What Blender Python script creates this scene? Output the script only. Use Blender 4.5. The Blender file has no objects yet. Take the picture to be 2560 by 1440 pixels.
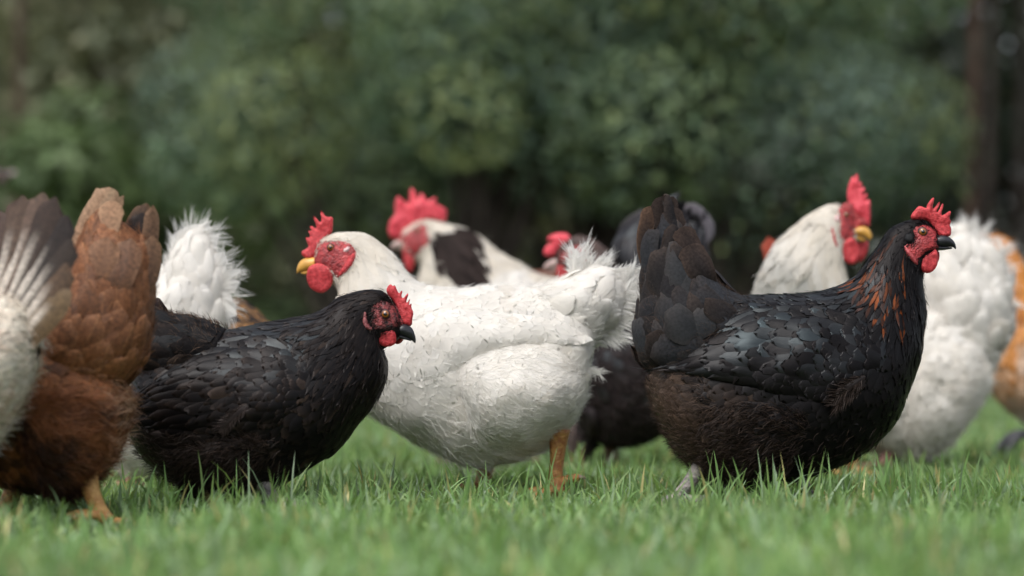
import bpy, math, random
import numpy as np
from mathutils import Vector, noise as mnoise
from mathutils.bvhtree import BVHTree
from mathutils.geometry import delaunay_2d_cdt

# ------------------------------------------------------------------ camera, world, sun, exposure
scene = bpy.context.scene
COL = scene.collection
LENS, SENSOR = 85.0, 36.0
FPX = LENS / SENSOR * 2560.0          # focal length in photo pixels
HZ, CAMH = 900.0, 0.197               # horizon row, camera height (m)
cam_d = bpy.data.cameras.new('camera')
cam = bpy.data.objects.new('camera', cam_d); COL.objects.link(cam)
cam.location = (0, 0, CAMH); cam.rotation_euler = (math.radians(90), 0, 0)
cam_d.lens = LENS; cam_d.sensor_width = SENSOR
cam_d.shift_y = (HZ - 720.0) / 2560.0
cam_d.clip_start = 0.05; cam_d.clip_end = 500
cam_d.dof.use_dof = True; cam_d.dof.focus_distance = 3.2; cam_d.dof.aperture_fstop = 2.35
scene.camera = cam

SUN_EL, SUN_AZ = 60.0, 210.0          # azimuth measured clockwise from +Y: behind and left of the camera
world = bpy.data.worlds.new('World'); scene.world = world; world.use_nodes = True
wn = world.node_tree.nodes; wl = world.node_tree.links; wn.clear()
sky = wn.new('ShaderNodeTexSky'); sky.sky_type = 'NISHITA'; sky.sun_disc = False
sky.sun_elevation = math.radians(SUN_EL); sky.sun_rotation = math.radians(SUN_AZ)
sky.air_density = 1.0; sky.dust_density = 4.0; sky.ozone_density = 1.0
hsv = wn.new('ShaderNodeHueSaturation'); hsv.inputs['Saturation'].default_value = 0.42   # cloud veil: greyer sky
bg = wn.new('ShaderNodeBackground'); bg.inputs['Strength'].default_value = 0.125
wo = wn.new('ShaderNodeOutputWorld')
wl.new(sky.outputs[0], hsv.inputs['Color']); wl.new(hsv.outputs[0], bg.inputs['Color']); wl.new(bg.outputs[0], wo.inputs['Surface'])
sun_d = bpy.data.lights.new('sun', 'SUN'); sun_d.energy = 0.85; sun_d.angle = math.radians(40); sun_d.color = (1.0, 0.99, 0.975)
sun = bpy.data.objects.new('sun', sun_d); COL.objects.link(sun)
_a, _e = math.radians(SUN_AZ), math.radians(SUN_EL)
_dir = Vector((math.sin(_a) * math.cos(_e), math.cos(_a) * math.cos(_e), math.sin(_e)))
sun.rotation_euler = _dir.to_track_quat('Z', 'Y').to_euler(); sun.location = (0, 0, 10)
vs = scene.view_settings
vs.view_transform = 'Standard'; vs.look = 'None'; vs.exposure = 0.90; vs.gamma = 1.0; vs.use_curve_mapping = False
scene.cycles.use_denoising = True
scene.cycles.max_bounces = 10; scene.cycles.diffuse_bounces = 6; scene.cycles.glossy_bounces = 2
scene.cycles.transmission_bounces = 6; scene.cycles.transparent_max_bounces = 4
scene.cycles.caustics_reflective = False; scene.cycles.caustics_refractive = False

# ------------------------------------------------------------------ materials
def new_mat(name):
    m = bpy.data.materials.new(name); m.use_nodes = True
    nt = m.node_tree; nt.nodes.clear()
    return m, nt, nt.nodes, nt.links

def feather_mat(name, rough=0.5, spec=0.4, transl=0.15, iri=None, barb=0.25, sheen=0.0, var=(.78, 1.16), vscale=160):
    m, nt, N, K = new_mat(name)
    out = N.new('ShaderNodeOutputMaterial'); p = N.new('ShaderNodeBsdfPrincipled')
    at = N.new('ShaderNodeAttribute'); at.attribute_name = 'Col'
    st = N.new('ShaderNodeAttribute'); st.attribute_name = 'fst'
    sp = N.new('ShaderNodeSeparateXYZ'); K.new(st.outputs['Vector'], sp.inputs[0])
    ab = N.new('ShaderNodeMath'); ab.operation = 'ABSOLUTE'; K.new(sp.outputs[0], ab.inputs[0])
    m1 = N.new('ShaderNodeMath'); m1.operation = 'MULTIPLY_ADD'; K.new(ab.outputs[0], m1.inputs[0]); m1.inputs[1].default_value = -120
    m0 = N.new('ShaderNodeMath'); m0.operation = 'MULTIPLY'; K.new(sp.outputs[1], m0.inputs[0]); m0.inputs[1].default_value = 300
    K.new(m0.outputs[0], m1.inputs[2])
    tc = N.new('ShaderNodeTexCoord')
    nz = N.new('ShaderNodeTexNoise'); nz.inputs['Scale'].default_value = vscale; nz.inputs['Detail'].default_value = 3
    K.new(tc.outputs['Object'], nz.inputs['Vector'])
    ad = N.new('ShaderNodeMath'); ad.operation = 'MULTIPLY_ADD'; K.new(nz.outputs[0], ad.inputs[0]); ad.inputs[1].default_value = 7; K.new(m1.outputs[0], ad.inputs[2])
    sn = N.new('ShaderNodeMath'); sn.operation = 'SINE'; K.new(ad.outputs[0], sn.inputs[0])
    bu = N.new('ShaderNodeBump'); bu.inputs['Strength'].default_value = barb; bu.inputs['Distance'].default_value = 0.0008
    K.new(sn.outputs[0], bu.inputs['Height']); K.new(bu.outputs[0], p.inputs['Normal'])
    # fine streaky colour variation along the barbs
    mr = N.new('ShaderNodeMapRange'); mr.inputs[1].default_value = 0.3; mr.inputs[2].default_value = 0.7
    mr.inputs[3].default_value = var[0]; mr.inputs[4].default_value = var[1]
    K.new(nz.outputs[0], mr.inputs[0])
    mx = N.new('ShaderNodeMix'); mx.data_type = 'RGBA'; mx.blend_type = 'MULTIPLY'; mx.inputs[0].default_value = 1
    K.new(at.outputs['Color'], mx.inputs[6]); K.new(mr.outputs[0], mx.inputs[7])
    K.new(mx.outputs[2], p.inputs['Base Color'])
    p.inputs['Roughness'].default_value = rough
    p.inputs['Specular IOR Level'].default_value = spec
    if sheen:
        p.inputs['Sheen Weight'].default_value = sheen; p.inputs['Sheen Roughness'].default_value = 0.4
    if iri is not None:
        ir = N.new('ShaderNodeMix'); ir.data_type = 'RGBA'
        K.new(at.outputs['Alpha'], ir.inputs[0]); ir.inputs[6].default_value = (0.85, 0.8, 0.8, 1); ir.inputs[7].default_value = iri
        K.new(ir.outputs[2], p.inputs['Specular Tint'])
        sm = N.new('ShaderNodeMath'); sm.operation = 'MULTIPLY_ADD'; K.new(at.outputs['Alpha'], sm.inputs[0])
        sm.inputs[1].default_value = 0.8; sm.inputs[2].default_value = spec
        K.new(sm.outputs[0], p.inputs['Specular IOR Level'])
    if transl > 0:
        tr = N.new('ShaderNodeBsdfTranslucent'); K.new(mx.outputs[2], tr.inputs['Color'])
        ms = N.new('ShaderNodeMixShader'); ms.inputs[0].default_value = transl
        K.new(p.outputs[0], ms.inputs[1]); K.new(tr.outputs[0], ms.inputs[2]); K.new(ms.outputs[0], out.inputs['Surface'])
    else:
        K.new(p.outputs[0], out.inputs['Surface'])
    return m

def skin_mat(name, c1, c2, rough=0.5, scale=420, bump=0.5, sss=0.07, spec=0.45):
    m, nt, N, K = new_mat(name)
    out = N.new('ShaderNodeOutputMaterial'); p = N.new('ShaderNodeBsdfPrincipled')
    tc = N.new('ShaderNodeTexCoord')
    nz = N.new('ShaderNodeTexNoise'); nz.inputs['Scale'].default_value = scale * 0.35; nz.inputs['Detail'].default_value = 4
    K.new(tc.outputs['Object'], nz.inputs['Vector'])
    cr = N.new('ShaderNodeValToRGB'); cr.color_ramp.elements[0].position = 0.36; cr.color_ramp.elements[1].position = 0.66
    cr.color_ramp.elements[0].color = (*c2, 1); cr.color_ramp.elements[1].color = (*c1, 1)
    K.new(nz.outputs[0], cr.inputs[0]); K.new(cr.outputs[0], p.inputs['Base Color'])
    vo = N.new('ShaderNodeTexVoronoi'); vo.inputs['Scale'].default_value = scale
    K.new(tc.outputs['Object'], vo.inputs['Vector'])
    bu = N.new('ShaderNodeBump'); bu.inputs['Strength'].default_value = bump; bu.inputs['Distance'].default_value = 0.0012; bu.invert = True
    K.new(vo.outputs['Distance'], bu.inputs['Height']); K.new(bu.outputs[0], p.inputs['Normal'])
    p.inputs['Roughness'].default_value = rough; p.inputs['Specular IOR Level'].default_value = spec
    if sss:
        p.inputs['Subsurface Weight'].default_value = sss; p.inputs['Subsurface Radius'].default_value = (0.004, 0.001, 0.0008)
        p.inputs['Subsurface Scale'].default_value = 1.0
    K.new(p.outputs[0], out.inputs['Surface'])
    return m

def plain_mat(name, c, rough=0.4, spec=0.5, coat=0.0, noise=0.0, nscale=60):
    m, nt, N, K = new_mat(name)
    out = N.new('ShaderNodeOutputMaterial'); p = N.new('ShaderNodeBsdfPrincipled')
    p.inputs['Base Color'].default_value = (*c, 1)
    if noise:
        tc = N.new('ShaderNodeTexCoord'); nz = N.new('ShaderNodeTexNoise'); nz.inputs['Scale'].default_value = nscale; nz.inputs['Detail'].default_value = 4
        K.new(tc.outputs['Object'], nz.inputs['Vector'])
        cr = N.new('ShaderNodeValToRGB'); cr.color_ramp.elements[0].position = .3; cr.color_ramp.elements[1].position = .7
        cr.color_ramp.elements[0].color = (*[x * (1 - noise) for x in c], 1); cr.color_ramp.elements[1].color = (*[min(1, x * (1 + noise)) for x in c], 1)
        K.new(nz.outputs[0], cr.inputs[0]); K.new(cr.outputs[0], p.inputs['Base Color'])
        bu = N.new('ShaderNodeBump'); bu.inputs['Strength'].default_value = 0.3; bu.inputs['Distance'].default_value = 0.002
        K.new(nz.outputs[0], bu.inputs['Height']); K.new(bu.outputs[0], p.inputs['Normal'])
    p.inputs['Roughness'].default_value = rough; p.inputs['Specular IOR Level'].default_value = spec
    p.inputs['Coat Weight'].default_value = coat
    K.new(p.outputs[0], out.inputs['Surface'])
    return m

def leaf_mat(name, rough, transl, spec=0.4, tint=1.25):
    m, nt, N, K = new_mat(name)
    out = N.new('ShaderNodeOutputMaterial'); p = N.new('ShaderNodeBsdfPrincipled')
    at = N.new('ShaderNodeAttribute'); at.attribute_name = 'Col'
    K.new(at.outputs['Color'], p.inputs['Base Color'])
    p.inputs['Roughness'].default_value = rough; p.inputs['Specular IOR Level'].default_value = spec
    tr = N.new('ShaderNodeBsdfTranslucent')
    mx = N.new('ShaderNodeMix'); mx.data_type = 'RGBA'; mx.blend_type = 'MULTIPLY'; mx.inputs[0].default_value = 1
    K.new(at.outputs['Color'], mx.inputs[6]); mx.inputs[7].default_value = (tint, tint, tint * 0.6, 1)
    K.new(mx.outputs[2], tr.inputs['Color'])
    ms = N.new('ShaderNodeMixShader'); ms.inputs[0].default_value = transl
    K.new(p.outputs[0], ms.inputs[1]); K.new(tr.outputs[0], ms.inputs[2]); K.new(ms.outputs[0], out.inputs['Surface'])
    return m

def ground_mat():
    m, nt, N, K = new_mat('lawn_soil')
    out = N.new('ShaderNodeOutputMaterial'); p = N.new('ShaderNodeBsdfPrincipled')
    tc = N.new('ShaderNodeTexCoord'); nz = N.new('ShaderNodeTexNoise'); nz.inputs['Scale'].default_value = 9; nz.inputs['Detail'].default_value = 6
    K.new(tc.outputs['Object'], nz.inputs['Vector'])
    cr = N.new('ShaderNodeValToRGB')
    cr.color_ramp.elements[0].position = .35; cr.color_ramp.elements[1].position = .65
    cr.color_ramp.elements[0].color = (0.028, 0.030, 0.015, 1); cr.color_ramp.elements[1].color = (0.035, 0.055, 0.018, 1)
    K.new(nz.outputs[0], cr.inputs[0]); K.new(cr.outputs[0], p.inputs['Base Color']); p.inputs['Roughness'].default_value = .95
    bu = N.new('ShaderNodeBump'); bu.inputs['Distance'].default_value = .01; K.new(nz.outputs[0], bu.inputs['Height']); K.new(bu.outputs[0], p.inputs['Normal'])
    K.new(p.outputs[0], out.inputs['Surface'])
    return m

M = {}
M['white'] = feather_mat('white_feather', 0.7, 0.15, 0.42, None, 0.1, var=(.95, 1.03), vscale=60)
M['black'] = feather_mat('black_feather', 0.38, 0.13, 0.0, (0.42, 0.72, 0.82, 1), 0.10)
M['dark'] = feather_mat('dark_tail_feather', 0.72, 0.14, 0.05, (0.5, 0.72, 0.8, 1), 0.28, var=(.6, 1.3), vscale=260)
M['brown'] = feather_mat('brown_feather', 0.58, 0.3, 0.1, None, 0.2, var=(.6, 1.3), vscale=230)
M['fluff'] = feather_mat('brown_down', 0.8, 0.15, 0.15, None, 0.1, 0.0)
M['comb'] = skin_mat('red_comb_skin', (0.66, 0.062, 0.070), (0.36, 0.014, 0.020), 0.45, 700, 0.6)
M['comb_pink'] = skin_mat('pink_red_comb_skin', (0.74, 0.085, 0.115), (0.56, 0.035, 0.05), 0.45, 600, 0.45)
M['face'] = skin_mat('red_face_skin', (0.47, 0.050, 0.053), (0.17, 0.016, 0.018), 0.5, 330, 1.0)
M['face_dark'] = skin_mat('dark_red_face_skin', (0.30, 0.050, 0.05), (0.016, 0.008, 0.009), 0.5, 420, 0.9, 0.03)
M['lobe_white'] = skin_mat('white_earlobe', (0.72, 0.58, 0.55), (0.60, 0.36, 0.36), 0.5, 300, 0.3)
M['lobe_dull'] = skin_mat('dull_pink_earlobe', (0.33, 0.11, 0.11), (0.15, 0.028, 0.03), 0.5, 400, 0.6)
M['lobe_pink'] = skin_mat('pink_earlobe', (0.48, 0.085, 0.09), (0.30, 0.035, 0.04), 0.5, 400, 0.5)
M['beak_yellow'] = plain_mat('yellow_beak', (0.62, 0.33, 0.065), 0.35, 0.5, 0.0, 0.22, 90)
M['beak_black'] = plain_mat('black_beak', (0.018, 0.018, 0.022), 0.3, 0.55, 0.0, 0.4, 140)
M['ear_black'] = plain_mat('black_ear_skin', (0.012, 0.012, 0.013), 0.75, 0.2, 0.0, 0.4, 200)
M['beak_pale'] = plain_mat('pale_beak', (0.42, 0.30, 0.27), 0.4, 0.5, 0.0, 0.2, 90)
M['eye_orange'] = plain_mat('orange_iris', (0.26, 0.085, 0.012), 0.12, 0.6, 0.6)
M['eye_rim'] = plain_mat('dark_eyelid', (0.05, 0.016, 0.015), 0.5)
M['pupil'] = plain_mat('black_pupil', (0.004, 0.004, 0.004), 0.05, 0.7, 0.8)
M['leg_yellow'] = skin_mat('yellow_scaly_leg', (0.60, 0.36, 0.12), (0.42, 0.20, 0.065), 0.45, 330, 1.0, 0.0)
M['leg_orange'] = skin_mat('orange_scaly_leg', (0.54, 0.29, 0.095), (0.33, 0.125, 0.045), 0.45, 330, 1.0, 0.0)
M['leg_grey'] = skin_mat('grey_scaly_leg', (0.34, 0.30, 0.27), (0.11, 0.10, 0.10), 0.5, 260, 1.0, 0.0)
M['leg_slate'] = skin_mat('slate_scaly_leg', (0.075, 0.075, 0.085), (0.03, 0.03, 0.036), 0.5, 260, 1.0, 0.0)
M['leg_pink'] = skin_mat('pink_scaly_leg', (0.42, 0.22, 0.18), (0.26, 0.13, 0.10), 0.5, 260, 1.0, 0.0)
M['claw'] = plain_mat('horn_claw', (0.20, 0.15, 0.11), 0.4)
M['grass'] = leaf_mat('grass_blade', 0.42, 0.38, 0.45)
M['leaf'] = leaf_mat('shrub_leaf', 0.5, 0.22, 0.35)
M['bark'] = plain_mat('grey_brown_bark', (0.060, 0.048, 0.041), 0.9, 0.2, 0, 0.5, 14)
M['bark_red'] = plain_mat('red_brown_bark', (0.078, 0.050, 0.038), 0.9, 0.2, 0, 0.4, 12)
M['petal'] = plain_mat('pale_pink_petal', (0.62, 0.45, 0.50), 0.6, 0.3, 0, 0.1, 60)
M['green_stem'] = plain_mat('green_stem', (0.06, 0.10, 0.03), 0.6)

# ------------------------------------------------------------------ mesh buffers
class Buf:
    def __init__(s):
        s.v = []; s.q = []; s.t = []; s.c = []; s.st = []; s.n = 0
    def add(s, v, quads=None, tris=None, col=(0.5, 0.5, 0.5, 0), st=None):
        v = np.asarray(v, float).reshape(-1, 3); k = len(v)
        c = np.asarray(col, float)
        if c.ndim == 1: c = np.tile(c, (k, 1))
        if c.shape[1] == 3: c = np.concatenate([c, np.zeros((k, 1))], 1)
        if st is None: st = np.zeros((k, 3))
        s.v.append(v); s.c.append(c); s.st.append(st)
        if quads is not None and len(quads): s.q.append(np.asarray(quads, int).reshape(-1, 4) + s.n)
        if tris is not None and len(tris): s.t.append(np.asarray(tris, int).reshape(-1, 3) + s.n)
        s.n += k
    def mesh(s, name, origin=(0, 0, 0), smooth=True):
        me = bpy.data.meshes.new(name)
        v = np.concatenate(s.v) - np.asarray(origin, float)
        q = np.concatenate(s.q) if s.q else np.zeros((0, 4), int)
        t = np.concatenate(s.t) if s.t else np.zeros((0, 3), int)
        me.vertices.add(len(v)); me.vertices.foreach_set('co', v.astype(np.float32).ravel())
        loops = np.concatenate([q.ravel(), t.ravel()]).astype(np.int32)
        me.loops.add(len(loops)); me.loops.foreach_set('vertex_index', loops)
        starts = np.concatenate([np.arange(len(q)) * 4, len(q) * 4 + np.arange(len(t)) * 3]).astype(np.int32)
        me.polygons.add(len(starts)); me.polygons.foreach_set('loop_start', starts)
        me.polygons.foreach_set('use_smooth', np.full(len(starts), smooth, bool))
        a = me.attributes.new('Col', 'FLOAT_COLOR', 'POINT'); a.data.foreach_set('color', np.concatenate(s.c).astype(np.float32).ravel())
        a = me.attributes.new('fst', 'FLOAT_VECTOR', 'POINT'); a.data.foreach_set('vector', np.concatenate(s.st).astype(np.float32).ravel())
        me.update(calc_edges=True); me.validate()
        return me
    def obj(s, name, mat, parent=None, origin=(0, 0, 0), smooth=True, kind=None):
        me = s.mesh(name, origin, smooth); me.materials.append(mat)
        o = bpy.data.objects.new(name, me); COL.objects.link(o)
        if parent is not None: o.parent = parent
        else: o.location = origin
        if kind: o['kind'] = kind
        return o

def grid_faces(nr, nc, wrap=False, base=0):
    r = np.arange(nr - 1)[:, None]; c = np.arange(nc if wrap else nc - 1)[None, :]
    c2 = (c + 1) % nc
    return np.stack([r * nc + c, r * nc + c2, (r + 1) * nc + c2, (r + 1) * nc + c], -1).reshape(-1, 4) + base

def cat_rom(P, n):
    P = np.asarray(P, float); k = len(P)
    Q = np.concatenate([[2 * P[0] - P[1]], P, [2 * P[-1] - P[-2]]])
    x = np.linspace(0, k - 1, n); i = np.minimum(x.astype(int), k - 2); f = (x - i)[:, None]
    a, b, c, d = Q[i], Q[i + 1], Q[i + 2], Q[i + 3]
    return 0.5 * (2 * b + (c - a) * f + (2 * a - 5 * b + 4 * c - d) * f ** 2 + (3 * b - a - 3 * c + d) * f ** 3)

def resample(P, n):
    Q = cat_rom(P, max(60, 12 * len(P)))
    L = np.concatenate([[0], np.cumsum(np.linalg.norm(np.diff(Q, axis=0), axis=1))])
    x = np.linspace(0, L[-1], n)
    return np.stack([np.interp(x, L, Q[:, k]) for k in range(Q.shape[1])], 1)

def unit(v):
    return v / np.maximum(np.linalg.norm(v, axis=-1, keepdims=True), 1e-9)

def noise3(P, sc, off=0.0):
    return np.array([mnoise.noise(Vector((p[0] * sc + off, p[1] * sc, p[2] * sc))) for p in P])

class Plane:
    """vertical plane at distance D: photo pixel -> world metres, d = depth behind the plane"""
    def __init__(s, D): s.D = D; s.s = D / FPX
    def __call__(s, px, py, d=0.0):
        px, py = np.asarray(px, float), np.asarray(py, float)
        return np.stack([(px - 1280) * s.s, s.D + d + 0 * px, CAMH + (HZ - py) * s.s], -1)
    def inv(s, P): return 1280 + P[..., 0] / s.s, HZ - (P[..., 2] - CAMH) / s.s

# ------------------------------------------------------------------ parametric surfaces that carry feathers
class Surf:
    def __init__(s, G, wrap, outward):
        s.G = G; s.wrap = wrap; s.nu, s.nv = G.shape[:2]
        Pu = np.gradient(G, axis=0) * (s.nu - 1)
        if wrap: Pv = (np.roll(G, -1, 1) - np.roll(G, 1, 1)) * 0.5 * s.nv
        else: Pv = np.gradient(G, axis=1) * (s.nv - 1)
        N = unit(np.cross(Pu, Pv)); sg = np.sign((N * outward).sum(-1, keepdims=True)); sg[sg == 0] = 1
        s.N = unit(N * sg); s.mu = np.maximum(np.linalg.norm(Pu, axis=-1), 1e-4); s.mv = np.maximum(np.linalg.norm(Pv, axis=-1), 1e-4)
        s.Tu = unit(Pu); s.Tv = unit(Pv); s.Pu = Pu
    def _bi(s, F, u, v):
        x = np.clip(u, 0, 1) * (s.nu - 1); i = np.minimum(x.astype(int), s.nu - 2); f = x - i
        if s.wrap:
            y = np.mod(v, 1) * s.nv; j = y.astype(int) % s.nv; g = y - np.floor(y); j2 = (j + 1) % s.nv
        else:
            y = np.clip(v, 0, 1) * (s.nv - 1); j = np.minimum(y.astype(int), s.nv - 2); g = y - j; j2 = j + 1
        if F.ndim == 3: f = f[..., None]; g = g[..., None]
        return (F[i, j] * (1 - f) + F[i + 1, j] * f) * (1 - g) + (F[i, j2] * (1 - f) + F[i + 1, j2] * f) * g
    def pos(s, u, v):
        P = s._bi(s.G, u, v)
        ex = np.where(u > 1, u - 1, np.where(u < 0, u, 0))
        if np.any(ex): P = P + s._bi(s.Pu, u, v) * ex[..., None]
        return P
    def nrm(s, u, v): return unit(s._bi(s.N, u, v))
    def met(s, u, v): return s._bi(s.mu, u, v), s._bi(s.mv, u, v)

def loft(pl, rings, nu=90, nv=56, egg=0.14, e=0.92, lump=0.0, lump_u=.22):
    R = np.array([list(r) + [0.0] * (6 - len(r)) for r in rings], float)
    C = cat_rom(R, nu)
    C[:, 4] = np.maximum(C[:, 4], 0.002)
    T = pl(C[:, 0], C[:, 1], C[:, 5]); B = pl(C[:, 2], C[:, 3], C[:, 5])
    th = np.arange(nv) / nv * 2 * np.pi
    c = np.sign(np.cos(th)) * np.abs(np.cos(th)) ** e; sn = np.sign(np.sin(th)) * np.abs(np.sin(th)) ** e
    mid = (T + B) / 2; half = (T - B) / 2
    w = C[:, 4][:, None] * (1 - egg * c)[None, :]
    G = mid[:, None, :] + half[:, None, :] * c[None, :, None]
    G[:, :, 1] -= w * sn[None, :]
    if lump:          # loose plumage is never a smooth balloon
        O = G - mid[:, None, :]; D = unit(O); Q = G.reshape(-1, 3)
        z = noise3(Q, 22, 5.) + .35 * noise3(Q, 48, 1.)
        fade = np.clip((np.linspace(0, 1, nu) - lump_u) / .15, 0, 1) if lump_u > 0 else np.ones(nu)
        G = G + D * (z.reshape(nu, nv) * lump * fade[:, None])[..., None]
    return Surf(G, True, G - mid[:, None, :])

def surf_mesh(buf, S, col, shrink=0.0):
    G = S.G - S.N * shrink
    nu, nv = S.nu, S.nv
    v = G.reshape(-1, 3); f = grid_faces(nu, nv, S.wrap)
    c = col if np.ndim(col) == 2 else np.tile(np.asarray(col, float), (nu * nv, 1))
    if S.wrap:
        a, b = G[0].mean(0), G[-1].mean(0); n = nu * nv; k = np.arange(nv)
        t = np.concatenate([np.stack([np.full(nv, n), (k + 1) % nv, k], 1), np.stack([np.full(nv, n + 1), (nu - 1) * nv + k, (nu - 1) * nv + (k + 1) % nv], 1)])
        buf.add(np.concatenate([v, [a, b]]), f, t, np.concatenate([c, [c[0], c[-1]]]))
    else: buf.add(v, f, None, c)

def bvh_of(*surfs):
    V, F, n = [], [], 0
    for S in surfs:
        V += [tuple(p) for p in S.G.reshape(-1, 3)]; F += [tuple(int(i) + n for i in q) for q in grid_faces(S.nu, S.nv, S.wrap)]; n = len(V)
    return BVHTree.FromPolygons(V, F)

def drape_depth(pl, bvh, px, py, side):
    """depth (world y) of the first surface met from the near (side=-1) or far (+1) flank"""
    P = pl(px, py).reshape(-1, 3); out = np.full(len(P), np.nan)
    for i, p in enumerate(P):
        h = bvh.ray_cast(Vector((p[0], pl.D + side * 1.0, p[2])), Vector((0, -side, 0)))
        if h[0] is not None: out[i] = h[0].y
    return out.reshape(np.shape(px))

def patch(pl, bvh, top, bot, thick, side=-1, nu=40, nv=24, eu=0.6, ev=0.5, lump=0.0):
    a, b = resample(top, nu), resample(bot, nu); v = np.linspace(0, 1, nv)[None, :, None]
    Q = a[:, None] * (1 - v) + b[:, None] * v
    Y = drape_depth(pl, bvh, Q[..., 0], Q[..., 1], side)
    if np.all(np.isnan(Y)): Y[:] = pl.D
    for _ in range(80):
        bad = np.isnan(Y)
        if not bad.any(): break
        Z = np.pad(Y, 1, constant_values=np.nan); st = np.stack([Z[:-2, 1:-1], Z[2:, 1:-1], Z[1:-1, :-2], Z[1:-1, 2:]])
        cnt = (~np.isnan(st)).sum(0); mm = np.where(cnt > 0, np.nansum(st, 0) / np.maximum(cnt, 1), np.nan); Y[bad] = mm[bad]
    for _ in range(6):
        Z = np.pad(Y, 1, mode='edge'); Y = (Z[:-2, 1:-1] + Z[2:, 1:-1] + Z[1:-1, :-2] + Z[1:-1, 2:] + 2 * Y) / 6
    uu = np.linspace(0, 1, nu)[:, None]; vv = np.linspace(0, 1, nv)[None, :]
    Y = Y + side * (thick * np.sin(np.pi * np.clip(uu, .02, .98)) ** eu * np.sin(np.pi * np.clip(vv, .02, .98)) ** ev - 0.002)
    G = pl(Q[..., 0], Q[..., 1]); G[..., 1] = Y
    if lump:
        z = noise3(G.reshape(-1, 3), 25, 8.) + .3 * noise3(G.reshape(-1, 3), 50, 3.)
        G[..., 1] += side * z.reshape(nu, nv) * lump
    return Surf(G, False, np.broadcast_to(np.array([0, side, 0.0]), G.shape))

# ------------------------------------------------------------------ feathers
T_BODY = np.array([0, .2, .42, .64, .82, .94, 1.0]); W_BODY = np.array([.5, .82, 1, 1, .92, .74, .38])
T_ROUND = np.array([0, .15, .35, .58, .76, .88, .96, 1.0]); W_ROUND = np.array([.45, .75, .97, 1, .95, .78, .50, .16])
T_HACK = np.array([0, .25, .5, .72, .9, 1.0]); W_HACK = np.array([.6, .95, 1, .8, .42, .06])
SC5 = np.array([-1, -.55, 0, .55, 1]); SC3 = np.array([-1, 0, 1.0]); SC7 = np.array([-1, -.6, -.05, 0, .05, .6, 1])

def lay(buf, S, u, v, L, W, A, lift, c0, c1, gl, rng, T=T_BODY, wp=W_BODY, SC=SC5, cup=0.055, z0=-0.001, rag=0.03, curl=0.0, bend=0.12, split=None, tws=.045, tuck=.2, zj=0.0, shaft=None):
    n = len(u)
    if n == 0: return
    t = T[None, :, None]; s = SC[None, None, :]; w = wp[None, :, None]
    L_, W_, A_ = L[:, None, None], W[:, None, None], A[:, None, None]
    tj = t + rag * rng.uniform(-1, 1, (n, len(T), len(SC))) * (t > .5) * (t)
    a = L_ * (tj - 0.10 * s ** 2 * t ** 2)
    b = s * w * W_ / 2 + (rng.normal(0, bend, n)[:, None, None]) * a * t
    mu, mv = S.met(u, v)
    mu = np.maximum(mu, 0.02)[:, None, None]; mv = np.maximum(mv, 0.012)[:, None, None]
    uu = u[:, None, None] + (a * np.cos(A_) - b * np.sin(A_)) / mu
    vv = v[:, None, None] + (a * np.sin(A_) + b * np.cos(A_)) / mv
    P = S.pos(uu, vv); Nn = S.nrm(uu, vv)
    tw = rng.normal(0, tws, n)[:, None, None]
    off = z0 + (rng.random(n) * zj)[:, None, None] + lift[:, None, None] * a * (1 - tuck * t ** 4) - cup * W_ * s ** 2 * w * (0.4 + .6 * t) + tw * s * W_ * .5 * t + curl * L_ * t ** 2
    P = P + Nn * off[..., None]
    m = np.clip(np.maximum(t ** 3, np.abs(s) ** 3 * .55) * 1.0 + 0 * tj, 0, 1)[..., None]
    C = c0[:, None, None, :] * (1 - m) + c1[:, None, None, :] * m
    if shaft is not None:
        C = C.copy(); C[:, 1:-1, len(SC) // 2] = C[:, 1:-1, len(SC) // 2] * .35 + np.asarray(shaft) * .65
    C = np.concatenate([C, np.broadcast_to(gl[:, None, None, None], C.shape[:-1] + (1,))], -1)
    st = np.stack([np.broadcast_to(s, a.shape), np.broadcast_to(t, a.shape), np.broadcast_to(rng.random(n)[:, None, None], a.shape)], -1)
    R, Cn = len(T), len(SC); gf = grid_faces(R, Cn)
    if split is not None:
        for i in range(n):
            bf = Buf(); bf.add(P[i].reshape(-1, 3), gf, None, C[i].reshape(-1, 4), st[i].reshape(-1, 3)); split(bf)
        return
    F = (gf[None] + (np.arange(n) * R * Cn)[:, None, None]).reshape(-1, 4)
    buf.add(P.reshape(-1, 3), F, None, C.reshape(-1, 4), st.reshape(-1, 3))

def shingle(S, sizes, rng, ou=.42, ov=.72, u0=0.0, u1=1.0, jit=.34):
    sz = np.array(sizes, float); us, vs_ = [], []
    u = u0; row = 0; mu_mean = s_mu = S.mu.mean(1)
    xs = np.linspace(0, 1, S.nu)
    seg = np.linalg.norm(np.diff(np.concatenate([S.G, S.G[:, :1]], 1) if S.wrap else S.G, axis=1), axis=-1).sum(1)
    while u < u1:
        L = np.interp(u, sz[:, 0], sz[:, 1]); W = np.interp(u, sz[:, 0], sz[:, 2]); C = np.interp(u, xs, seg)
        k = max(3, int(math.ceil(C / (ov * W))))
        vv = (np.arange(k) + .5 * (row % 2) + rng.uniform(-jit, jit, k)) / k
        us.append(u + rng.uniform(-.35, .35, k) * ou * L / np.interp(u, xs, mu_mean)); vs_.append(vv % 1 if S.wrap else np.clip(vv, 0, 1))
        u += ou * L / max(np.interp(u, xs, mu_mean), 1e-3); row += 1
    u = np.clip(np.concatenate(us), 0, 1); v = np.concatenate(vs_)
    L = np.interp(u, sz[:, 0], sz[:, 1]) * rng.uniform(.75, 1.28, len(u)); W = np.interp(u, sz[:, 0], sz[:, 2]) * rng.uniform(.8, 1.22, len(u))
    return u, v, L, W

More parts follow.
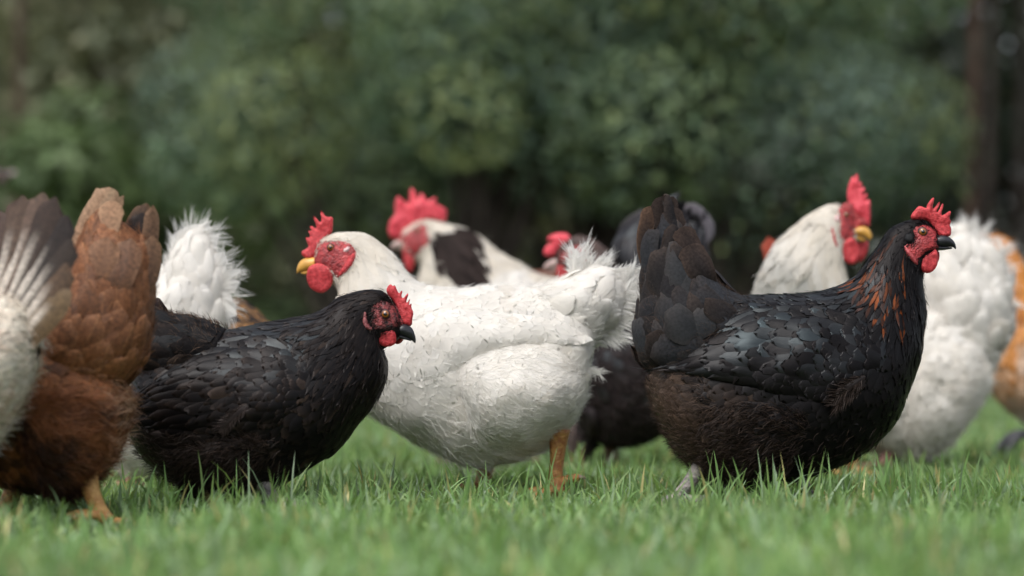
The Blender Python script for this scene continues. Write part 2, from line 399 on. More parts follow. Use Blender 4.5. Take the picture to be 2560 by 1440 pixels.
def area_sample(S, n, rng):
    G = S.G
    a = (S.mu * S.mv).ravel(); a = a / a.sum()
    k = rng.choice(len(a), n, p=a); i, j = k // S.nv, k % S.nv
    u = (i + rng.random(n)) / (S.nu - 1); v = (j + rng.random(n)) / (S.nv if S.wrap else S.nv - 1)
    return np.clip(u, 0, 1), (v % 1 if S.wrap else np.clip(v, 0, 1))

def strands(buf, P, Dv, L, wid, c, rng, grav=0.3, bendamp=.35):
    n = len(P); D1 = unit(Dv); rd = rng.normal(0, 1, (n, 3)) * bendamp
    D2 = unit(D1 + rd * .6 + np.array([0, 0, -grav])); D3 = unit(D2 + rd * .6 + np.array([0, 0, -grav]))
    side = unit(np.cross(D1, rng.normal(0, 1, (n, 3))))
    L = L[:, None]; w = wid[:, None] * .5
    p1 = P + D1 * L * .35; p2 = p1 + D2 * L * .35; p3 = p2 + D3 * L * .3
    V = np.stack([P - side * w, P + side * w, p1 - side * w, p1 + side * w, p2 - side * w * .7, p2 + side * w * .7, p3], 1)
    b = np.arange(n)[:, None] * 7
    q = np.concatenate([b + np.array([0, 1, 3, 2]), b + np.array([2, 3, 5, 4])]); t = b + np.array([4, 5, 6])
    c4 = np.repeat(np.concatenate([c, np.zeros((n, 1))], 1), 7, 0)
    st = np.zeros((n * 7, 3))
    buf.add(V.reshape(-1, 3), q, t, c4, st)

def fuzz(buf, S, n, length, wid, cf, rng, pl, lift=.35, keep=None, grav=.3, spread=.5, clump=0.0):
    u, v = area_sample(S, n, rng)
    P = S.pos(u, v); px, py = pl.inv(P)
    if keep is not None:
        k = keep(px, py, u, v); u, v, P, px, py = u[k], v[k], P[k], px[k], py[k]
    n = len(u)
    if n == 0: return
    Tu, Tv, Nn = S._bi(S.Tu, u, v), S._bi(S.Tv, u, v), S.nrm(u, v)
    if clump:
        ph = np.array([mnoise.noise(Vector(p * clump)) for p in P]); ph2 = np.array([mnoise.noise(Vector(p * clump + 31)) for p in P])
    else: ph = ph2 = np.zeros(n)
    Dv = unit(Tu) + unit(Tv) * (rng.normal(0, spread, n) + ph * 1.6)[:, None] + Nn * (lift * rng.uniform(.4, 1.6, n) + np.maximum(ph2, 0) * .7)[:, None]
    c0, c1, gl = cf(px, py, u, v, rng)
    c = c0 + (c1 - c0) * rng.random((n, 1))
    strands(buf, P + Nn * .001, Dv, length * rng.uniform(.5, 1.4, n), wid * rng.uniform(.6, 1.3, n), c, rng, grav)

def plume(pl, axis, width, c0, c1, rng, tilt=0.0, rows=16, fray=0.0, shaft=None, tip=.55, cup=.10, barbs=0, edge_pow=2.0, stripe=None, rag=.012, end=.25, basew=.28):
    """one large feather along a curved axis [(px,py,d)...]; width in px; returns a Buf"""
    A = resample(np.array(axis, float), rows); P = pl(A[:, 0], A[:, 1], A[:, 2])
    tan = unit(np.gradient(P, axis=0)); face = np.array([0, -1.0, 0])
    side = unit(np.cross(tan, face)); nrm = unit(np.cross(side, tan))
    ct, sn = math.cos(tilt), math.sin(tilt)
    side, nrm = side * ct + nrm * sn, nrm * ct - side * sn
    t = np.linspace(0, 1, rows); W = width * pl.s
    wp = np.clip(np.interp(t, [0, .12, .35, .7, .88, .96, 1], [basew, max(.6, basew), max(.92, basew), 1, .92, tip + .15, end]), 0, 1)
    SCc = np.array([-1, -.72, -.4, -.08, 0, .08, .4, .72, 1]); nc = len(SCc)
    inner = 1 - fray
    a = SCc[None, :]
    b = a * wp[:, None] * W / 2 * inner
    ragm = rng.uniform(-1, 1, (rows, nc)) * rag * (np.abs(a) > .6)
    L = np.linalg.norm(np.diff(P, axis=0), axis=1).sum()
    off = -cup * W * a ** 2 * wp[:, None] + .012 * W * np.sin(9 * a + 6 * t[:, None] + rng.random() * 6)
    Q = P[:, None] + side[:, None] * b[..., None] + nrm[:, None] * off[..., None] + tan[:, None] * (ragm * L - np.abs(a) ** 2 * .03 * L * t[:, None])[..., None]
    m = np.clip(np.abs(a) ** edge_pow * .7 + t[:, None] ** 4 * .7, 0, 1)
    if stripe is not None: m = stripe(t[:, None] + 0 * a, a + 0 * t[:, None], rng)
    C = np.asarray(c0) * (1 - m[..., None]) + np.asarray(c1) * m[..., None]
    if shaft is not None: C[:, 3:6] = C[:, 3:6] * .25 + np.asarray(shaft) * .75; C[:, 4] = shaft
    bf = Buf()
    st = np.stack([np.broadcast_to(a, (rows, nc)), np.broadcast_to(t[:, None], (rows, nc)), np.full((rows, nc), rng.random())], -1)
    bf.add(Q.reshape(-1, 3), grid_faces(rows, nc), None, C.reshape(-1, 3), st.reshape(-1, 3))
    if barbs:
        tb = rng.uniform(.12, 1, barbs); sg = np.where(rng.random(barbs) < .5, -1., 1.)
        ix = tb * (rows - 1); i = np.minimum(ix.astype(int), rows - 2); f = (ix - i)[:, None]
        Pb = P[i] * (1 - f) + P[i + 1] * f; Tb = unit(tan[i] * (1 - f) + tan[i + 1] * f); Sb = unit(side[i] * (1 - f) + side[i + 1] * f); Nb = nrm[i]
        wb = np.interp(tb, t, wp)
        # clumps of barbs stick together
        ck = np.floor(tb * 14); jit = np.array([math.sin(k * 12.9 + s_ * 4.1) * .35 for k, s_ in zip(ck, sg)])
        be = np.interp(tb, [0, .8, 1], [.95, .75, .25]) + jit * .5 + rng.normal(0, .06, barbs)
        Dv = Tb * np.cos(be)[:, None] + Sb * (np.sin(be) * sg)[:, None] + Nb * rng.normal(0, .12, barbs)[:, None]
        start = Pb + Sb * (sg * wb * W * .5 * inner * .55)[:, None]
        ln = W * .5 * np.maximum(wb, .45) / np.maximum(np.sin(np.abs(be)), .45) * rng.uniform(.55, 1.15, barbs) * (1 + np.maximum(jit, 0)) * (1.0 if fray > 0 else .42)
        strands(bf, start, Dv, ln, np.full(barbs, W * .022 + .0004), np.tile(np.asarray(c1, float), (barbs, 1)), rng, 0.05, .16)
    return bf

# ------------------------------------------------------------------ fleshy plates, beaks, legs
def inside(poly, x, y):
    poly = np.asarray(poly, float); x = np.asarray(x, float); y = np.asarray(y, float); r = np.zeros(x.shape, bool)
    for (x1, y1), (x2, y2) in zip(poly, np.roll(poly, -1, 0)):
        cnd = ((y1 > y) != (y2 > y)); r ^= cnd & (x < (x2 - x1) * (y - y1) / ((y2 - y1) if y2 != y1 else 1e-9) + x1)
    return r

def edge_dist(poly, x, y):
    poly = np.asarray(poly, float); d = np.full(np.shape(x), 1e9); Pq = np.stack([x, y], -1)
    for a, b in zip(poly, np.roll(poly, -1, 0)):
        ab = b - a; t = np.clip(((Pq - a) @ ab) / max(ab @ ab, 1e-9), 0, 1); d = np.minimum(d, np.linalg.norm(Pq - a - t[..., None] * ab, axis=-1))
    return d

def chaikin(P, k=1):
    P = np.asarray(P, float)
    for _ in range(k):
        Q = np.roll(P, -1, 0); P = np.stack([P * .75 + Q * .25, P * .25 + Q * .75], 1).reshape(-1, 2)
    return P

def tri_fill(poly, sp):
    x0, y0 = poly.min(0); x1, y1 = poly.max(0)
    gx, gy = np.meshgrid(np.arange(x0, x1, sp), np.arange(y0, y1, sp * .87)); gx = gx + (np.arange(gx.shape[0]) % 2)[:, None] * sp * .5
    gx, gy = gx.ravel(), gy.ravel(); k = inside(poly, gx, gy); gx, gy = gx[k], gy[k]; k = edge_dist(poly, gx, gy) > sp * .45; gx, gy = gx[k], gy[k]
    pts = [Vector((float(a), float(b))) for a, b in poly] + [Vector((float(a), float(b))) for a, b in zip(gx, gy)]
    n = len(poly); edges = [(i, (i + 1) % n) for i in range(n)]
    r = delaunay_2d_cdt(pts, edges, [], 1, 1e-4)
    V = np.array([tuple(p) for p in r[0]]); F = np.array([f for f in r[2] if len(f) == 3], int)
    return V, F

def plate(pl, outline, d, th, sp, rad, wave=0.0, lean=0.0, smooth=1, seed=0):
    """two-sided fleshy plate (comb, wattle) in the bird's own plane"""
    poly = chaikin(outline, smooth); V, F = tri_fill(poly, sp)
    ed = edge_dist(poly, V[:, 0], V[:, 1]); f = np.sqrt(np.clip(1 - (1 - np.minimum(ed / rad, 1)) ** 2, 0, 1))
    cy = V[:, 1].max()
    wv = np.array([mnoise.noise(Vector((x * .02 + seed, y * .02, 3.1))) for x, y in V]) * wave + lean * (cy - V[:, 1]) * pl.s
    fine = np.array([mnoise.noise(Vector((x * .09 + seed, y * .09, 7.7))) for x, y in V]) * th * .10 + np.array([mnoise.noise(Vector((x * .055 + seed, y * .02, 1.7))) for x, y in V]) * th * .22
    bf = Buf()
    A = pl(V[:, 0], V[:, 1], d + wv); B = A.copy(); A[:, 1] -= (th / 2 + fine) * f; B[:, 1] += (th / 2 + fine) * f
    n = len(V)
    bf.add(np.concatenate([A, B]), None, np.concatenate([F, F[:, ::-1] + n]))
    return bf

def draped_plate(pl, bvh, outline, th, sp, rad, side, smooth=1, seed=0):
    poly = chaikin(outline, smooth); V, F = tri_fill(poly, sp)
    Y = drape_depth(pl, bvh, V[:, 0], V[:, 1], side); ok = ~np.isnan(Y)
    if ok.sum() < 3: Y[:] = pl.D + side * .01
    else: Y[~ok] = pl.D + side * .004
    ed = edge_dist(poly, V[:, 0], V[:, 1]); f = np.sqrt(np.clip(1 - (1 - np.minimum(ed / rad, 1)) ** 2, 0, 1))
    fine = np.array([mnoise.noise(Vector((x * .07 + seed, y * .07, 2.2))) for x, y in V]) * .0016
    A = pl(V[:, 0], V[:, 1]); A[:, 1] = Y + side * ((th + fine) * f - .0012 * (1 - f)); B = A.copy(); B[:, 1] = Y - side * .003
    bf = Buf(); n = len(V); bf.add(np.concatenate([A, B]), None, np.concatenate([F, F[:, ::-1] + n]))
    return bf

def tube(buf, pts, rad, seg=10, flat=1.0):
    P = resample(np.array(pts, float), max(6, 4 * len(pts))); r = np.interp(np.linspace(0, 1, len(P)), np.linspace(0, 1, len(rad)), rad)
    t = unit(np.gradient(P, axis=0)); ref = np.array([0, 1.0, 0]) if abs(t[0, 1]) < .8 else np.array([1.0, 0, 0])
    a = unit(np.cross(t, ref)); b = np.cross(t, a); th = np.arange(seg) / seg * 2 * np.pi
    G = P[:, None] + r[:, None, None] * (a[:, None] * np.cos(th)[None, :, None] + flat * b[:, None] * np.sin(th)[None, :, None])
    n = len(P) * seg; k = np.arange(seg)
    tri = np.concatenate([np.stack([np.full(seg, n), (k + 1) % seg, k], 1), np.stack([np.full(seg, n + 1), (len(P) - 1) * seg + k, (len(P) - 1) * seg + (k + 1) % seg], 1)])
    buf.add(np.concatenate([G.reshape(-1, 3), [P[0], P[-1]]]), grid_faces(len(P), seg, True), tri)

def ball(buf, c, r, sx=1, sy=1, sz=1, nu=12, nv=16):
    u = np.linspace(0, np.pi, nu)[:, None]; v = np.arange(nv)[None, :] / nv * 2 * np.pi
    G = np.stack([np.sin(u) * np.cos(v) * sx, np.cos(u) * sy + 0 * v, np.sin(u) * np.sin(v) * sz], -1) * r + np.asarray(c)
    buf.add(G.reshape(-1, 3), grid_faces(nu, nv, True))

def empty(name, loc, label, cat, group=None):
    o = bpy.data.objects.new(name, None); COL.objects.link(o); o.location = loc; o.empty_display_size = .1
    o['label'] = label; o['category'] = cat
    if group: o['group'] = group
    return o

def add_leg(root, base, pl, path, rads, mat, heading, on_ground=True, toes=None, scale=1.0):
    """path: [(px,py,d)...] hock to ankle; heading: degrees in the ground plane, 0 = +x"""
    P = np.array([pl(x, y, d) for x, y, d in path]);
    bf = Buf(); tube(bf, P, rads, 12); leg = bf.obj('leg', mat, root, base)
    an = P[-1]; h = math.radians(heading)
    spec = toes or [(0, .058), (32, .046), (-32, .046), (180, .02)]
    for ang, ln in spec:
        a = h + math.radians(ang); ln *= scale; dx, dy = math.cos(a), math.sin(a)
        if on_ground:
            z0 = an[2]; q = [an, (an[0] + dx * ln * .4, an[1] + dy * ln * .4, max(.013, z0 * .7)), (an[0] + dx * ln * .75, an[1] + dy * ln * .75, .010), (an[0] + dx * ln, an[1] + dy * ln, .007)]
            tip = (an[0] + dx * (ln + .013), an[1] + dy * (ln + .013), .002)
        else:
            q = [an, an + np.array([dx * ln * .4, dy * ln * .4, -.002]), an + np.array([dx * ln * .75, dy * ln * .75, -ln * .35]), an + np.array([dx * ln * .95, dy * ln * .95, -ln * .7])]
            tip = an + np.array([dx * ln * 1.05, dy * ln * 1.05, -ln * .92])
        b2 = Buf(); tube(b2, q, [.0062 * scale, .0055 * scale, .0050 * scale, .0036 * scale], 8); b2.obj('toe', mat, leg, base)
        b3 = Buf(); tube(b3, [q[-1], (np.array(q[-1]) * .4 + np.array(tip) * .6) + np.array([0, 0, .001]), tip], [.003 * scale, .002 * scale, .0004], 6); b3.obj('claw', M['claw'], leg, base)

# ------------------------------------------------------------------ bird assembly
def extra_toe(root, base, pl, path, rads, mat):
    P = np.array([pl(x, y, d) for x, y, d in path]); b = Buf(); tube(b, P[:-1], rads[:-1], 8); o = b.obj('toe', mat, root, base)
    b = Buf(); tube(b, [P[-2], P[-2] * .4 + P[-1] * .6, P[-1]], [rads[-2] * .7, rads[-1], .0004], 6); b.obj('claw', M['claw'], o, base)

def build_bird(spec):
    rng = np.random.default_rng(spec.get('seed', 1)); pl = Plane(spec['D'])
    bx = spec['base_px']; base = np.array([(bx - 1280) * pl.s, pl.D, 0.0])
    root = empty('hen' if spec['cat'] == 'hen' else 'rooster', tuple(base), spec['label'], spec['cat'], 'chickens walking on the lawn')
    cf = spec['cf']; mat = M[spec['mat']]; hd = spec.get('head', {})
    S = loft(pl, spec['rings'], 110, 64, spec.get('egg', .14), lump=spec.get('lump', .004))
    P = S.G.reshape(-1, 3); px, py = pl.inv(P)
    uu = np.repeat(np.linspace(0, 1, S.nu), S.nv); vv = np.tile(np.arange(S.nv) / S.nv, S.nu)
    c0, c1, gl = cf(px, py, uu, vv, rng); cb = np.concatenate([c0, np.zeros((len(c0), 1))], 1)
    bf = Buf(); surf_mesh(bf, S, cb, .0015); bf.obj('body', mat, root, base)
    ex = [np.asarray(p) for p in hd.get('bare', [])]
    def keep(px, py, u, v):
        k = np.ones(len(px), bool)
        for p in ex: k &= ~(inside(p, px, py) & (u < .45) & (edge_dist(p, px, py) > 8))
        return k
    # body plumage, laid like shingles from head to tail
    pb = Buf()
    u, v, L, W = shingle(S, spec['sizes'], rng, spec.get('ou', .42), spec.get('ov', .72), .0, spec.get('u1', .985))
    mu, mv = S.met(u, v)
    Pm = S.pos(np.clip(u + .5 * L / np.maximum(mu, .02), 0, 1), v); mx, my = pl.inv(Pm); rx, ry = pl.inv(S.pos(u, v))
    k = keep(mx, my, u, v) & keep(rx, ry, u, v); u, v, L, W, mx, my = u[k], v[k], L[k], W[k], mx[k], my[k]
    c0, c1, gl = cf(mx, my, u, v, rng)
    jl = spec.get('loose', .06)
    A = spec.get('droop', .25) * np.sin(2 * np.pi * v) * np.interp(u, [0, .2, .5, 1], [.2, .6, 1, .6]) + rng.normal(0, spec.get('ajit', .12), len(u))
    lift = .5 * spec.get('lift', .10) + np.abs(rng.normal(0, jl * .42, len(u)))
    hk = u < spec.get('hackle_u', .42)
    kw = dict(rag=spec.get('rag', .03), bend=spec.get('bend', .12), tws=spec.get('tws', .045), tuck=spec.get('tuck', .2), zj=spec.get('zj', 0))
    lay(pb, S, u[hk], v[hk], L[hk], W[hk], A[hk], lift[hk] * spec.get('hkm', .9), c0[hk], c1[hk], gl[hk], rng, T_HACK, W_HACK, SC3, spec.get('cup', .085), -.0008, **kw)
    q = ~hk
    lay(pb, S, u[q], v[q], L[q], W[q], A[q], lift[q], c0[q], c1[q], gl[q], rng, cup=spec.get('cup', .085), **kw)
    for fz in spec.get('fuzz', []):
        fuzz(pb, S, fz['n'], fz['len'], fz.get('w', .0006), fz.get('cf', cf), rng, pl, fz.get('lift', .35),
             (lambda fk: (lambda a, b, c, d: keep(a, b, c, d) & fk(a, b, c, d)))(fz.get('keep', lambda a, b, c, d: np.ones(len(a), bool))), fz.get('grav', .3), fz.get('spread', .5), fz.get('clump', 0))
    bvh = bvh_of(S)
    for p in ex:      # short head feathers lapping over the rim of the bare skin, and bristles on it
        fuzz(pb, S, 40000, .0075, .0007, cf, rng, pl, .22, lambda a_, b_, c_, d_: (edge_dist(p, a_, b_) < 8) & (c_ < .32), .1, .35)
        nb = hd.get('bristles', 0)
        if nb:
            x0, y0 = p.min(0); x1, y1 = p.max(0); qx, qy = rng.uniform(x0, x1, nb * 2), rng.uniform(y0, y1, nb * 2); kk = inside(p, qx, qy); qx, qy = qx[kk], qy[kk]
            for side in (-1, 1):
                yd = drape_depth(pl, bvh, qx, qy, side); ok = ~np.isnan(yd); Pq = pl(qx[ok], qy[ok]); Pq[:, 1] = yd[ok] + side * .0012
                back = np.sign(spec['rings'][6][0] - spec['rings'][0][0])
                Dq = np.stack([back + rng.normal(0, .4, len(Pq)), side * rng.uniform(.15, .5, len(Pq)), -.35 + rng.normal(0, .35, len(Pq))], 1)
                strands(pb, Pq, Dq, rng.uniform(.003, .0065, len(Pq)), np.full(len(Pq), .0006), np.tile(np.array([hd.get('bristle_col', (.006, .005, .005))]), (len(Pq), 1)), rng, .1, .2)
    pb.obj('plumage', mat, root, base, kind='stuff')
    # tail cushion
    surfs = [S]
    for cu in spec.get('cushions', []):
        S2 = loft(pl, cu['rings'], 50, 40, 0.0, lump=cu.get('lump', .006), lump_u=0); surfs.append(S2); ccf = cu.get('cf', cf)
        P = S2.G.reshape(-1, 3); px, py = pl.inv(P); uu = np.repeat(np.linspace(0, 1, S2.nu), S2.nv); vv = np.tile(np.arange(S2.nv) / S2.nv, S2.nu)
        c0, c1, gl = ccf(px, py, uu, vv, rng); b1 = Buf(); surf_mesh(b1, S2, np.concatenate([c0, np.zeros((len(c0), 1))], 1), .003)
        co = b1.obj('tail_base', M[cu.get('mat', spec['mat'])], root, base)
        u, v, L, W = shingle(S2, cu['sizes'], rng, cu.get('ou', .34), cu.get('ov', .62), cu.get('u0', .05), cu.get('u1', .96))
        mx, my = pl.inv(S2.pos(u, v)); c0, c1, gl = ccf(mx, my, u, v, rng)
        A = rng.normal(0, cu.get('ajit', .2), len(u)); lift = .6 * cu.get('lift', .22) + np.abs(rng.normal(0, cu.get('loose', .06), len(u)))
        near = (v > .03) & (v < .47)
        if cu.get('split'):
            big = near
            if big.sum() > 110:
                idx = np.flatnonzero(big); big = np.zeros(len(u), bool); big[idx[::max(1, len(idx) // 110 + 1)]] = True
            def sp(bfx): bfx.obj('feather', M[cu.get('mat', spec['mat'])], co, base)
            lay(None, S2, u[big], v[big], L[big], W[big], A[big], lift[big], c0[big], c1[big], gl[big], rng, cup=cu.get('cup', .10), curl=cu.get('curl', -.10), split=sp, rag=.008, T=T_ROUND, wp=W_ROUND, SC=SC7 if cu.get('shaft') else SC5, shaft=cu.get('shaft'))
            r = ~big
        else: r = np.ones(len(u), bool)
        b2 = Buf(); lay(b2, S2, u[r], v[r], L[r], W[r], A[r], lift[r], c0[r], c1[r], gl[r], rng, cup=cu.get('cup', .10), curl=cu.get('curl', -.10), rag=cu.get('rag', .03), T=T_ROUND, wp=W_ROUND)
        for fz in cu.get('fuzz', []):
            fuzz(b2, S2, fz['n'], fz['len'], fz.get('w', .0006), fz.get('cf', ccf), rng, pl, fz.get('lift', .5), fz.get('keep'), fz.get('grav', .2), fz.get('spread', .6), fz.get('clump', 0))
        b2.obj('tail_base_plumage', M[cu.get('mat', spec['mat'])], root, base, kind='stuff')
    # wings and thighs, draped on both flanks
    for pt in spec.get('patches', []):
        for side in (-1, 1):
            S3 = patch(pl, bvh, pt['top'], pt['bot'], pt['thick'], side, eu=pt.get('eu', .6), ev=pt.get('ev', .5), lump=pt.get('lump', .004)); pcf = pt.get('cf', cf)
            P = S3.G.reshape(-1, 3); px, py = pl.inv(P); uu = np.repeat(np.linspace(0, 1, S3.nu), S3.nv); vv = np.tile(np.linspace(0, 1, S3.nv), S3.nu)
            c0, c1, gl = pcf(px, py, uu, vv, rng); b1 = Buf(); surf_mesh(b1, S3, np.concatenate([c0, np.zeros((len(c0), 1))], 1), .002)
            u, v, L, W = shingle(S3, pt['sizes'], rng, pt.get('ou', .4), pt.get('ov', .68), 0, .97)
            mx, my = pl.inv(S3.pos(u, v)); c0, c1, gl = pcf(mx, my, u, v, rng)
            A = pt.get('ang', 0.0) + rng.normal(0, pt.get('ajit', .14), len(u)); lift = .55 * pt.get('lift', .12) + np.abs(rng.normal(0, .42 * pt.get('loose', .06), len(u)))
            lay(b1, S3, u, v, L, W, A, lift, c0, c1, gl, rng, cup=pt.get('cup', .095), rag=pt.get('rag', .02), bend=pt.get('bend', .12), tws=pt.get('tws', .045), tuck=pt.get('tuck', spec.get('tuck', .2)), zj=pt.get('zj', spec.get('zj', 0)))
            for fz in pt.get('fuzz', []):
                fuzz(b1, S3, fz['n'] if side < 0 else fz['n'] // 3, fz['len'], fz.get('w', .0006), fz.get('cf', pcf), rng, pl, fz.get('lift', .35), fz.get('keep'), fz.get('grav', .3), fz.get('spread', .5), fz.get('clump', 0))
            b1.obj(pt['name'], M[pt.get('mat', spec['mat'])], root, base)
    for pm in spec.get('plumes', []):
        kw = dict(pm); nm = kw.pop('name', 'tail_feather'); m_ = kw.pop('mat', spec['mat']); ax = kw.pop('axis'); wd = kw.pop('width'); a0 = kw.pop('c0'); a1 = kw.pop('c1')
        plume(pl, ax, wd, a0, a1, rng, **kw).obj(nm, M[m_], root, base)
    # head furniture
    if hd:
        sp = hd.get('sp', 5.0)
        for nm, out, mt in hd.get('draped', []):
            for side in (-1, 1):
                o = draped_plate(pl, bvh, out, hd.get('face_th', .0016) if nm == 'face_skin' else .0042, sp, 16 if nm == 'face_skin' else 9, side, seed=side).obj(nm, M[mt], root, base)
        for nm, out, mt, d, th, rad in hd.get('plates', []):
            plate(pl, out, d, th, sp * .9, rad, wave=hd.get('wave', .004), seed=d * 100).obj(nm, M[mt], root, base)
        if 'eye' in hd:
            ex_, ey_, er = hd['eye']; r = er * pl.s
            for side in (-1, 1):
                yd = drape_depth(pl, bvh, np.array([ex_]), np.array([ey_]), side)[0]
                if np.isnan(yd): yd = pl.D + side * .02
                c = pl(ex_, ey_); c[1] = yd + side * .0014
                b1 = Buf(); ball(b1, c, r * 1.34, 1, .5, 1); rim = b1.obj('eyelid', M['eye_rim'], root, base)
                c2 = c.copy(); c2[1] += side * r * .28; b2 = Buf(); ball(b2, c2, r, 1, .62, 1); e = b2.obj('eye', M['eye_orange'], root, base)
                c3 = c2.copy(); c3[1] += side * r * .36; b3 = Buf(); ball(b3, c3, r * .56, 1, .62, 1); b3.obj('pupil', M['pupil'], e, base)
        for nm, rg, mt in hd.get('beaks', []):
            Sb = loft(pl, rg, 26, 20, 0.0, 1.0); b1 = Buf(); surf_mesh(b1, Sb, (0, 0, 0, 0)); b1.obj(nm, M[mt], root, base)
    for lg in spec.get('legs', []):
        add_leg(root, base, pl, lg['path'], lg['r'], M[lg['mat']], lg['heading'], lg.get('ground', True), lg.get('toes'), lg.get('scale', 1.0))
    for et in spec.get('toes', []): extra_toe(root, base, pl, et['path'], et['r'], M[et['mat']])
    return root

def zz(region, scale):
    return lambda pts: [(region[0] + x / scale, region[1] + y / scale) for x, y in pts]
Z3 = zz((650, 450), 3.2); Z7 = zz((1850, 400), 2.88); Z5 = zz((1250, 450), 3.2)

def mixc(a, b, m): return np.asarray(a)[None, :] * (1 - m[:, None]) + np.asarray(b)[None, :] * m[:, None]
def jitc(c, rng, amt): return np.clip(c * rng.uniform(1 - amt, 1 + amt, (len(c), 1)), 0, 1)

# ================================================================== THE SETTING
gb = Buf(); gb.add([(-150, -20, 0), (150, -20, 0), (150, 280, 0), (-150, 280, 0)], [[0, 1, 2, 3]])
ground = gb.obj('ground', ground_mat()); ground['kind'] = 'structure'; ground['label'] = 'lawn ground under the grass'

# ---- lawn: one mass of bent, tapering blades
def blades(buf, x, y, h, w, rng, lean=.5, tone=None):
    n = len(x); a = rng.uniform(0, 2 * np.pi, n); k = np.abs(rng.normal(0, lean, n)) + .08
    dx, dy = np.cos(a), np.sin(a); b = rng.uniform(0, 2 * np.pi, n); sx, sy = np.cos(b) * w / 2, np.sin(b) * w / 2 * .6
    T = np.array([0, .38, .72, 1.0]); wp = np.array([.8, 1, .7, 0])
    px = x[:, None] + dx[:, None] * h[:, None] * k[:, None] * T ** 1.9; py = y[:, None] + dy[:, None] * h[:, None] * k[:, None] * T ** 1.9
    pz = h[:, None] * (T - np.clip(k[:, None] - .35, 0, 1.0) * .55 * T ** 2.4)
    V = np.empty((n, 7, 3))
    for r in range(3):
        for s_, c in ((-1, 0), (1, 1)):
            V[:, r * 2 + c] = np.stack([px[:, r] + s_ * sx * wp[r], py[:, r] + s_ * sy * wp[r], pz[:, r]], 1)
    V[:, 6] = np.stack([px[:, 3], py[:, 3], pz[:, 3]], 1)
    V[:, :, 2] = np.maximum(V[:, :, 2], .001)
    hue = rng.random(n)[:, None]; g = np.where(hue < .5, np.array([[.168, .290, .098]]), np.array([[.228, .338, .118]]))
    g = np.where(hue > .80, np.array([[.25, .35, .21]]), g)          # paler bluish blades
    g = np.where(hue > .955, np.array([[.42, .38, .17]]), g)            # straw
    g = g * rng.uniform(.7, 1.35, (n, 1))
    if tone is not None: g = g * tone[:, None]
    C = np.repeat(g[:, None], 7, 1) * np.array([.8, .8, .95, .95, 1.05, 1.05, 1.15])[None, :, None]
    bs = np.arange(n)[:, None] * 7
    q = np.concatenate([bs + np.array([0, 1, 3, 2]), bs + np.array([2, 3, 5, 4])]); t = bs + np.array([4, 5, 6])
    buf.add(V.reshape(-1, 3), q, t, np.concatenate([C.reshape(-1, 3), np.ones((n * 7, 1))], 1))

def lawn_noise(x, y, sc, o):
    return np.sin(x * sc + 1.3 * np.sin(y * sc * .7 + o)) * np.sin(y * sc * .83 + 1.7 * np.sin(x * sc * .6 + o * 2))

rg = np.random.default_rng(7); gbuf = Buf()
def scatter(n, y0, y1, half0, slope, hm, hs, wm, lean):
    y = y0 + (y1 - y0) * rg.random(n) ** .9; x = (rg.random(n) * 2 - 1) * (half0 + slope * y)
    nz = lawn_noise(x, y, 9, .4) * .5 + lawn_noise(x, y, 23, 2.1) * .5
    h = np.clip(hm * (1 + .45 * nz) * np.exp(hs * rg.normal(0, 1, n)), .008, hm * 3.0)
    for fx, fy0, fy1, fs in ((-.445, 2.2, 2.95, .075), (.066, 2.95, 3.5, .05), (.222, 2.8, 3.3, .04), (-.30, 2.9, 3.2, .04)):      # cropped and trodden round the feet
        h = np.where((y > fy0) & (y < fy1), h * (1 - .55 * np.exp(-((x - fx) / fs) ** 2)), h)
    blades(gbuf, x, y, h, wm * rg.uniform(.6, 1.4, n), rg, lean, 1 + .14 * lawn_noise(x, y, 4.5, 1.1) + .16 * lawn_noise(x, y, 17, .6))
scatter(19000, 1.75, 2.7, .18, .22, .021, .45, .0046, .60)      # foreground, out of focus
scatter(36000, 2.7, 3.9, .18, .22, .0155, .48, .0036, .62)       # where the birds walk
scatter(34000, 3.9, 6.0, .25, .23, .021, .30, .0042, .50)
scatter(26000, 6.0, 11.0, .5, .25, .036, .30, .0075, .50)
scatter(16000, 1.75, 6.0, 1.6, .5, .035, .30, .0060, .55)       # lawn to either side
scatter(12000, 4.0, 12.0, 3.0, .6, .038, .30, .0095, .50)
yf = rg.uniform(1.85, 2.6, 900); xf = (rg.random(900) * 2 - 1) * .24 * yf
blades(gbuf, xf, yf, rg.uniform(.030, .055, 900), rg.uniform(.004, .0065, 900), rg, .6)
yl = rg.uniform(2.3, 3.8, 5600); xl = (rg.random(5600) * 2 - 1) * .24 * yl; xl = np.where((np.abs(xl + .445) < .07) & (yl < 2.95), xl + .2, xl)      # long lax blades lying over
blades(gbuf, xl, yl, rg.uniform(.020, .050, 5600), rg.uniform(.0018, .0042, 5600), rg, 1.0)
# taller single blades standing up in front of the birds
yt = rg.uniform(2.9, 3.35, 240); xt = (rg.random(240) * 2 - 1) * .24 * yt; xt = np.where(np.abs(xt + .445) < .09, xt + .22, xt); xt = np.where(np.abs(xt - .066) < .05, xt + .1, xt)
blades(gbuf, xt, yt, rg.uniform(.040, .075, 240), rg.uniform(.0022, .0042, 240), rg, .34)
# denser tuft under the black hen on the right and along the left hens
for cx, cy, sd, n in ((.36, 3.04, .12, 80), (.50, 3.06, .10, 45), (-.34, 3.02, .09, 45), (-.05, 3.12, .09, 36), (.62, 3.1, .1, 36)):
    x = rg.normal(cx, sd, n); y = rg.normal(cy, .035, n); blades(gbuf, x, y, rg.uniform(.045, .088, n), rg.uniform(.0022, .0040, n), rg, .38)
gobj = gbuf.obj('grass', M['grass'], kind='stuff', smooth=True); gobj['label'] = 'short green lawn grass with loose upright blades'; gobj['category'] = 'grass'

